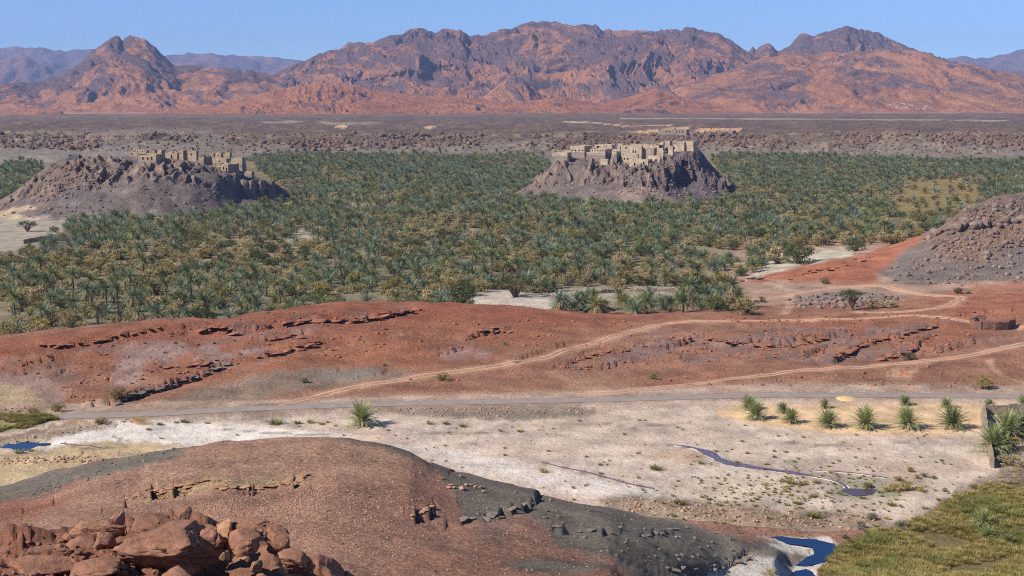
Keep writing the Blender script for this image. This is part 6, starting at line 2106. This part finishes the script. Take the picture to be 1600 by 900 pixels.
# village hills
p = rocks_px('bas', [([(-20, 340), (40, 300), (80, 262), (110, 254), (330, 268), (400, 290), (430, 305), (330, 325), (100, 342)], 1.0), ([(50, 318), (75, 268), (110, 254), (200, 262), (180, 290), (110, 310)], 1.2)], 900, (590, 780), (.12, 1.0), LHL, 4)
p += rocks_px('bas', [([(810, 306), (860, 270), (870, 250), (970, 254), (1050, 258), (1090, 245), (1150, 296), (1060, 318), (900, 312)], 1.0), ([(980, 300), (970, 264), (1050, 256), (1100, 262), (1120, 300), (1040, 316)], 1.0)], 800, (690, 820), (.12, 1.1), RHL, 4)
rock_field('hill_rubble', 'bas', p, 'basalt rubble on the slopes of the two village hills', 'dark boulder on the slope of a village hill')
p = rocks_px('red', [([(0, 850), (60, 846), (150, 840), (300, 850), (300, 900), (0, 900)], 1.0)], 420, (23, 33), (.01, .12), bias=3)
rock_field('outcrop_rubble', 'out', p, 'reddish rubble lying between the blocks of the near outcrop', 'small reddish stone lying on the near outcrop')
# brown hill gravel
p = rocks_px('brn', [([(0, 790), (150, 735), (420, 690), (540, 690), (640, 715), (700, 760), (820, 800), (960, 850), (960, 900), (0, 900)], 1.0), ([(200, 790), (250, 765), (480, 760), (520, 790), (420, 830), (240, 830)], .7), ([(440, 760), (640, 760), (680, 840), (560, 880), (460, 840)], .5)],
             4500, (80, 156), (.02, .13), bias=4.5)
rock_field('gravel', 'brn', p, 'loose brown gravel covering the near bare hill', 'pale brown stone on the gravel slope of the near hill')
p = rocks_px('gry', [([(540, 686), (640, 702), (760, 745), (1000, 800), (1240, 868), (1150, 900), (960, 880), (830, 820), (720, 800), (690, 750), (600, 705)], 1.0), ([(0, 770), (150, 726), (280, 700), (200, 740), (60, 775)], .4)], 1400, (80, 160), (.03, .28), bias=3)
rock_field('grey_rubble', 'gry', p, 'grey rubble on the dark rim of the near hill', 'grey stone on the dark rim of the near hill')
# red ridge stones
p = rocks_px('red', [([(0, 560), (300, 510), (560, 480), (650, 480), (560, 500), (420, 540), (360, 580), (230, 615), (120, 630)], 1.0), ([(1090, 520), (1480, 510), (1560, 540), (1400, 560), (1200, 560), (900, 580), (880, 560)], 1.0), ([(500, 590), (1560, 610), (1500, 570), (900, 600)], .5), ([(300, 480), (1000, 500), (1000, 540), (500, 560)], .6),
                     ([(1100, 500), (1600, 480), (1600, 500), (1200, 510)], .5)], 1500, (228, 335), (.08, .6), bias=3.2)
rock_field('red_rubble', 'red', p, 'red rubble scattered over the red ridge', 'red stone lying on the red ridge')
# rim of brown rock between the near hill and the wadi, reedy bank, road verge
p = rocks_px('brn', [([(930, 782), (1010, 778), (1200, 798), (1330, 805), (1390, 815), (1330, 830), (1180, 820), (1040, 808), (960, 798)], 1.3), ([(0, 690), (110, 670), (200, 655), (210, 660), (120, 678), (20, 700)], .7), ([(0, 640), (50, 632), (60, 650), (0, 656)], .4),
                     ([(1330, 866), (1390, 826), (1500, 770), (1600, 738), (1600, 748), (1480, 800), (1345, 850)], .6), ([(560, 637), (930, 637), (900, 652), (700, 655)], .5), ([(0, 716), (160, 712), (160, 722), (0, 726)], .5)], 800, (150, 235), (.05, .38), bias=3)
rock_field('bank_rubble', 'brn', p, 'brown crumbly rubble along the low banks of the wadi floor', 'brown stone on a low bank of the wadi floor')

# slabs of the rock lips, one by one
def lip(pts, n, kind, size, rng, label, fl=(1.7, 1.5, .42)):
    L = []
    for i in range(n):
        t = (i + rk.uniform(.1, .9)) / n * (len(pts) - 1)
        k = min(len(pts) - 2, int(t)); f = t - k
        px = pts[k][0] * (1 - f) + pts[k + 1][0] * f
        py = pts[k][1] * (1 - f) + pts[k + 1][1] * f + rk.gauss(0, 2.2)
        x, y, z = G.hit(px, py, *rng)
        s = rk.uniform(*size)
        qa, qb = G.hit(pts[k][0], pts[k][1], *rng), G.hit(pts[k + 1][0], pts[k + 1][1], *rng)
        ang = math.atan2(qb[1] - qa[1], qb[0] - qa[0])
        o = ob('rock_slab', RS[kind][rk.randrange(4)], None, (x, y - s * fl[1] * .35, z + s * .30), (rk.uniform(-.2, .1), rk.uniform(-.25, .15), ang + rk.uniform(-.4, .4)), (s * fl[0], s * fl[1], s * fl[2] * rk.uniform(.8, 1.5)))
        tag(o, label, 'rock slab', label)
near_r = (84, 152)
lip([(195, 782), (232, 768), (262, 763), (300, 757), (340, 750)], 34, 'tan', (.12, .42), near_r, 'tan slab of the broken lip on the left of the brown hill')
lip([(330, 761), (380, 763), (430, 763), (462, 753), (478, 742)], 34, 'tan', (.12, .45), near_r, 'tan slab of the broken lip above the right part of the near outcrop')
lip([(245, 772), (270, 776), (300, 765)], 14, 'tan', (.10, .3), near_r, 'tan slab of the broken lip on the left of the brown hill')
lip([(645, 800), (660, 800), (676, 790)], 5, 'brn', (.15, .3), near_r, 'brownish stone beside the black hole in the brown hill')
lip([(690, 750), (710, 762), (735, 760), (760, 768)], 10, 'brn', (.15, .35), near_r, 'brownish slab along the grey rim of the brown hill')
lip([(720, 812), (760, 808), (800, 798), (835, 785)], 9, 'gry', (.2, .5), near_r, 'grey slab of the rock step on the right flank of the near hill')
lip([(860, 822), (900, 830), (950, 833), (970, 826)], 5, 'gry', (.15, .35), near_r, 'grey slab in the lower step of the dark flank')
lip([(1000, 836), (1060, 829)], 6, 'gry', (.2, .4), near_r, 'grey slab in the lower step of the dark flank')
lip([(1040, 891), (1090, 893), (1140, 884), (1165, 872)], 8, 'gry', (.2, .45), (84, 160), 'dark block at the foot of the near hill beside the white salt')
rr_ = (228, 332)
lip([(440, 507), (500, 501), (560, 504), (612, 494), (650, 481)], 26, 'red', (.5, 1.2), rr_, 'red block of the long shaded ledge on the ridge crest')
lip([(310, 521), (335, 510), (368, 516)], 8, 'red', (.5, 1.1), rr_, 'red block of the dark notch on the left of the ridge')
lip([(400, 560), (440, 549), (475, 545), (500, 535)], 12, 'red', (.35, .8), rr_, 'red block of the curved ledge under the ridge crest')
lip([(420, 531), (450, 526), (475, 523)], 6, 'red', (.5, 1.0), rr_, 'rounded red block above the curved ledge')
lip([(180, 629), (230, 613), (300, 591), (365, 568)], 22, 'gry', (.3, .7), rr_, 'purplish slab along the foot of the smooth rock sheet on the left')
lip([(60, 541), (120, 537), (180, 528), (250, 514)], 16, 'red', (.35, .8), rr_, 'red slab of the upper left ledge on the ridge')
lip([(1100, 531), (1160, 537), (1240, 541), (1290, 529)], 22, 'red', (.35, .8), rr_, 'red slab of the jagged ledges right of the dirt track')
lip([(1300, 560), (1345, 541), (1400, 527), (1460, 512)], 22, 'red', (.35, .9), rr_, 'red slab of the jagged ledges right of the dirt track')
lip([(1370, 560), (1400, 553), (1440, 541), (1462, 522)], 14, 'red', (.35, .8), rr_, 'red slab of the jagged ledges right of the dirt track')
lip([(870, 576), (900, 565), (940, 553), (985, 545)], 14, 'red', (.3, .6), rr_, 'red slab of the low ledges just below the dirt track')
lip([(730, 531), (745, 521), (770, 517), (800, 515)], 10, 'red', (.3, .6), rr_, 'red slab of the short ledge above the dirt track')
lip([(240, 543 + 25), (300, 575), (345, 565)], 8, 'red', (.35, .8), rr_, 'loose red block on the smooth rock sheet')

lip([(1232, 433), (1262, 425), (1300, 420), (1362, 405)], 16, 'red', (.4, 1.0), (355, 432), 'orange-red slab on the red flank below the talus hill')
lip([(1150, 441), (1175, 437), (1192, 431)], 6, 'gry', (.4, .9), (355, 432), 'grey slab at the left end of the red flank')
lip([(1440, 376), (1480, 362), (1520, 352), (1560, 350), (1600, 345)], 22, 'bas', (.7, 2.0), (340, 470), 'big brown block of the broken crag on the talus hill', (1.3, 1.2, 1.0))
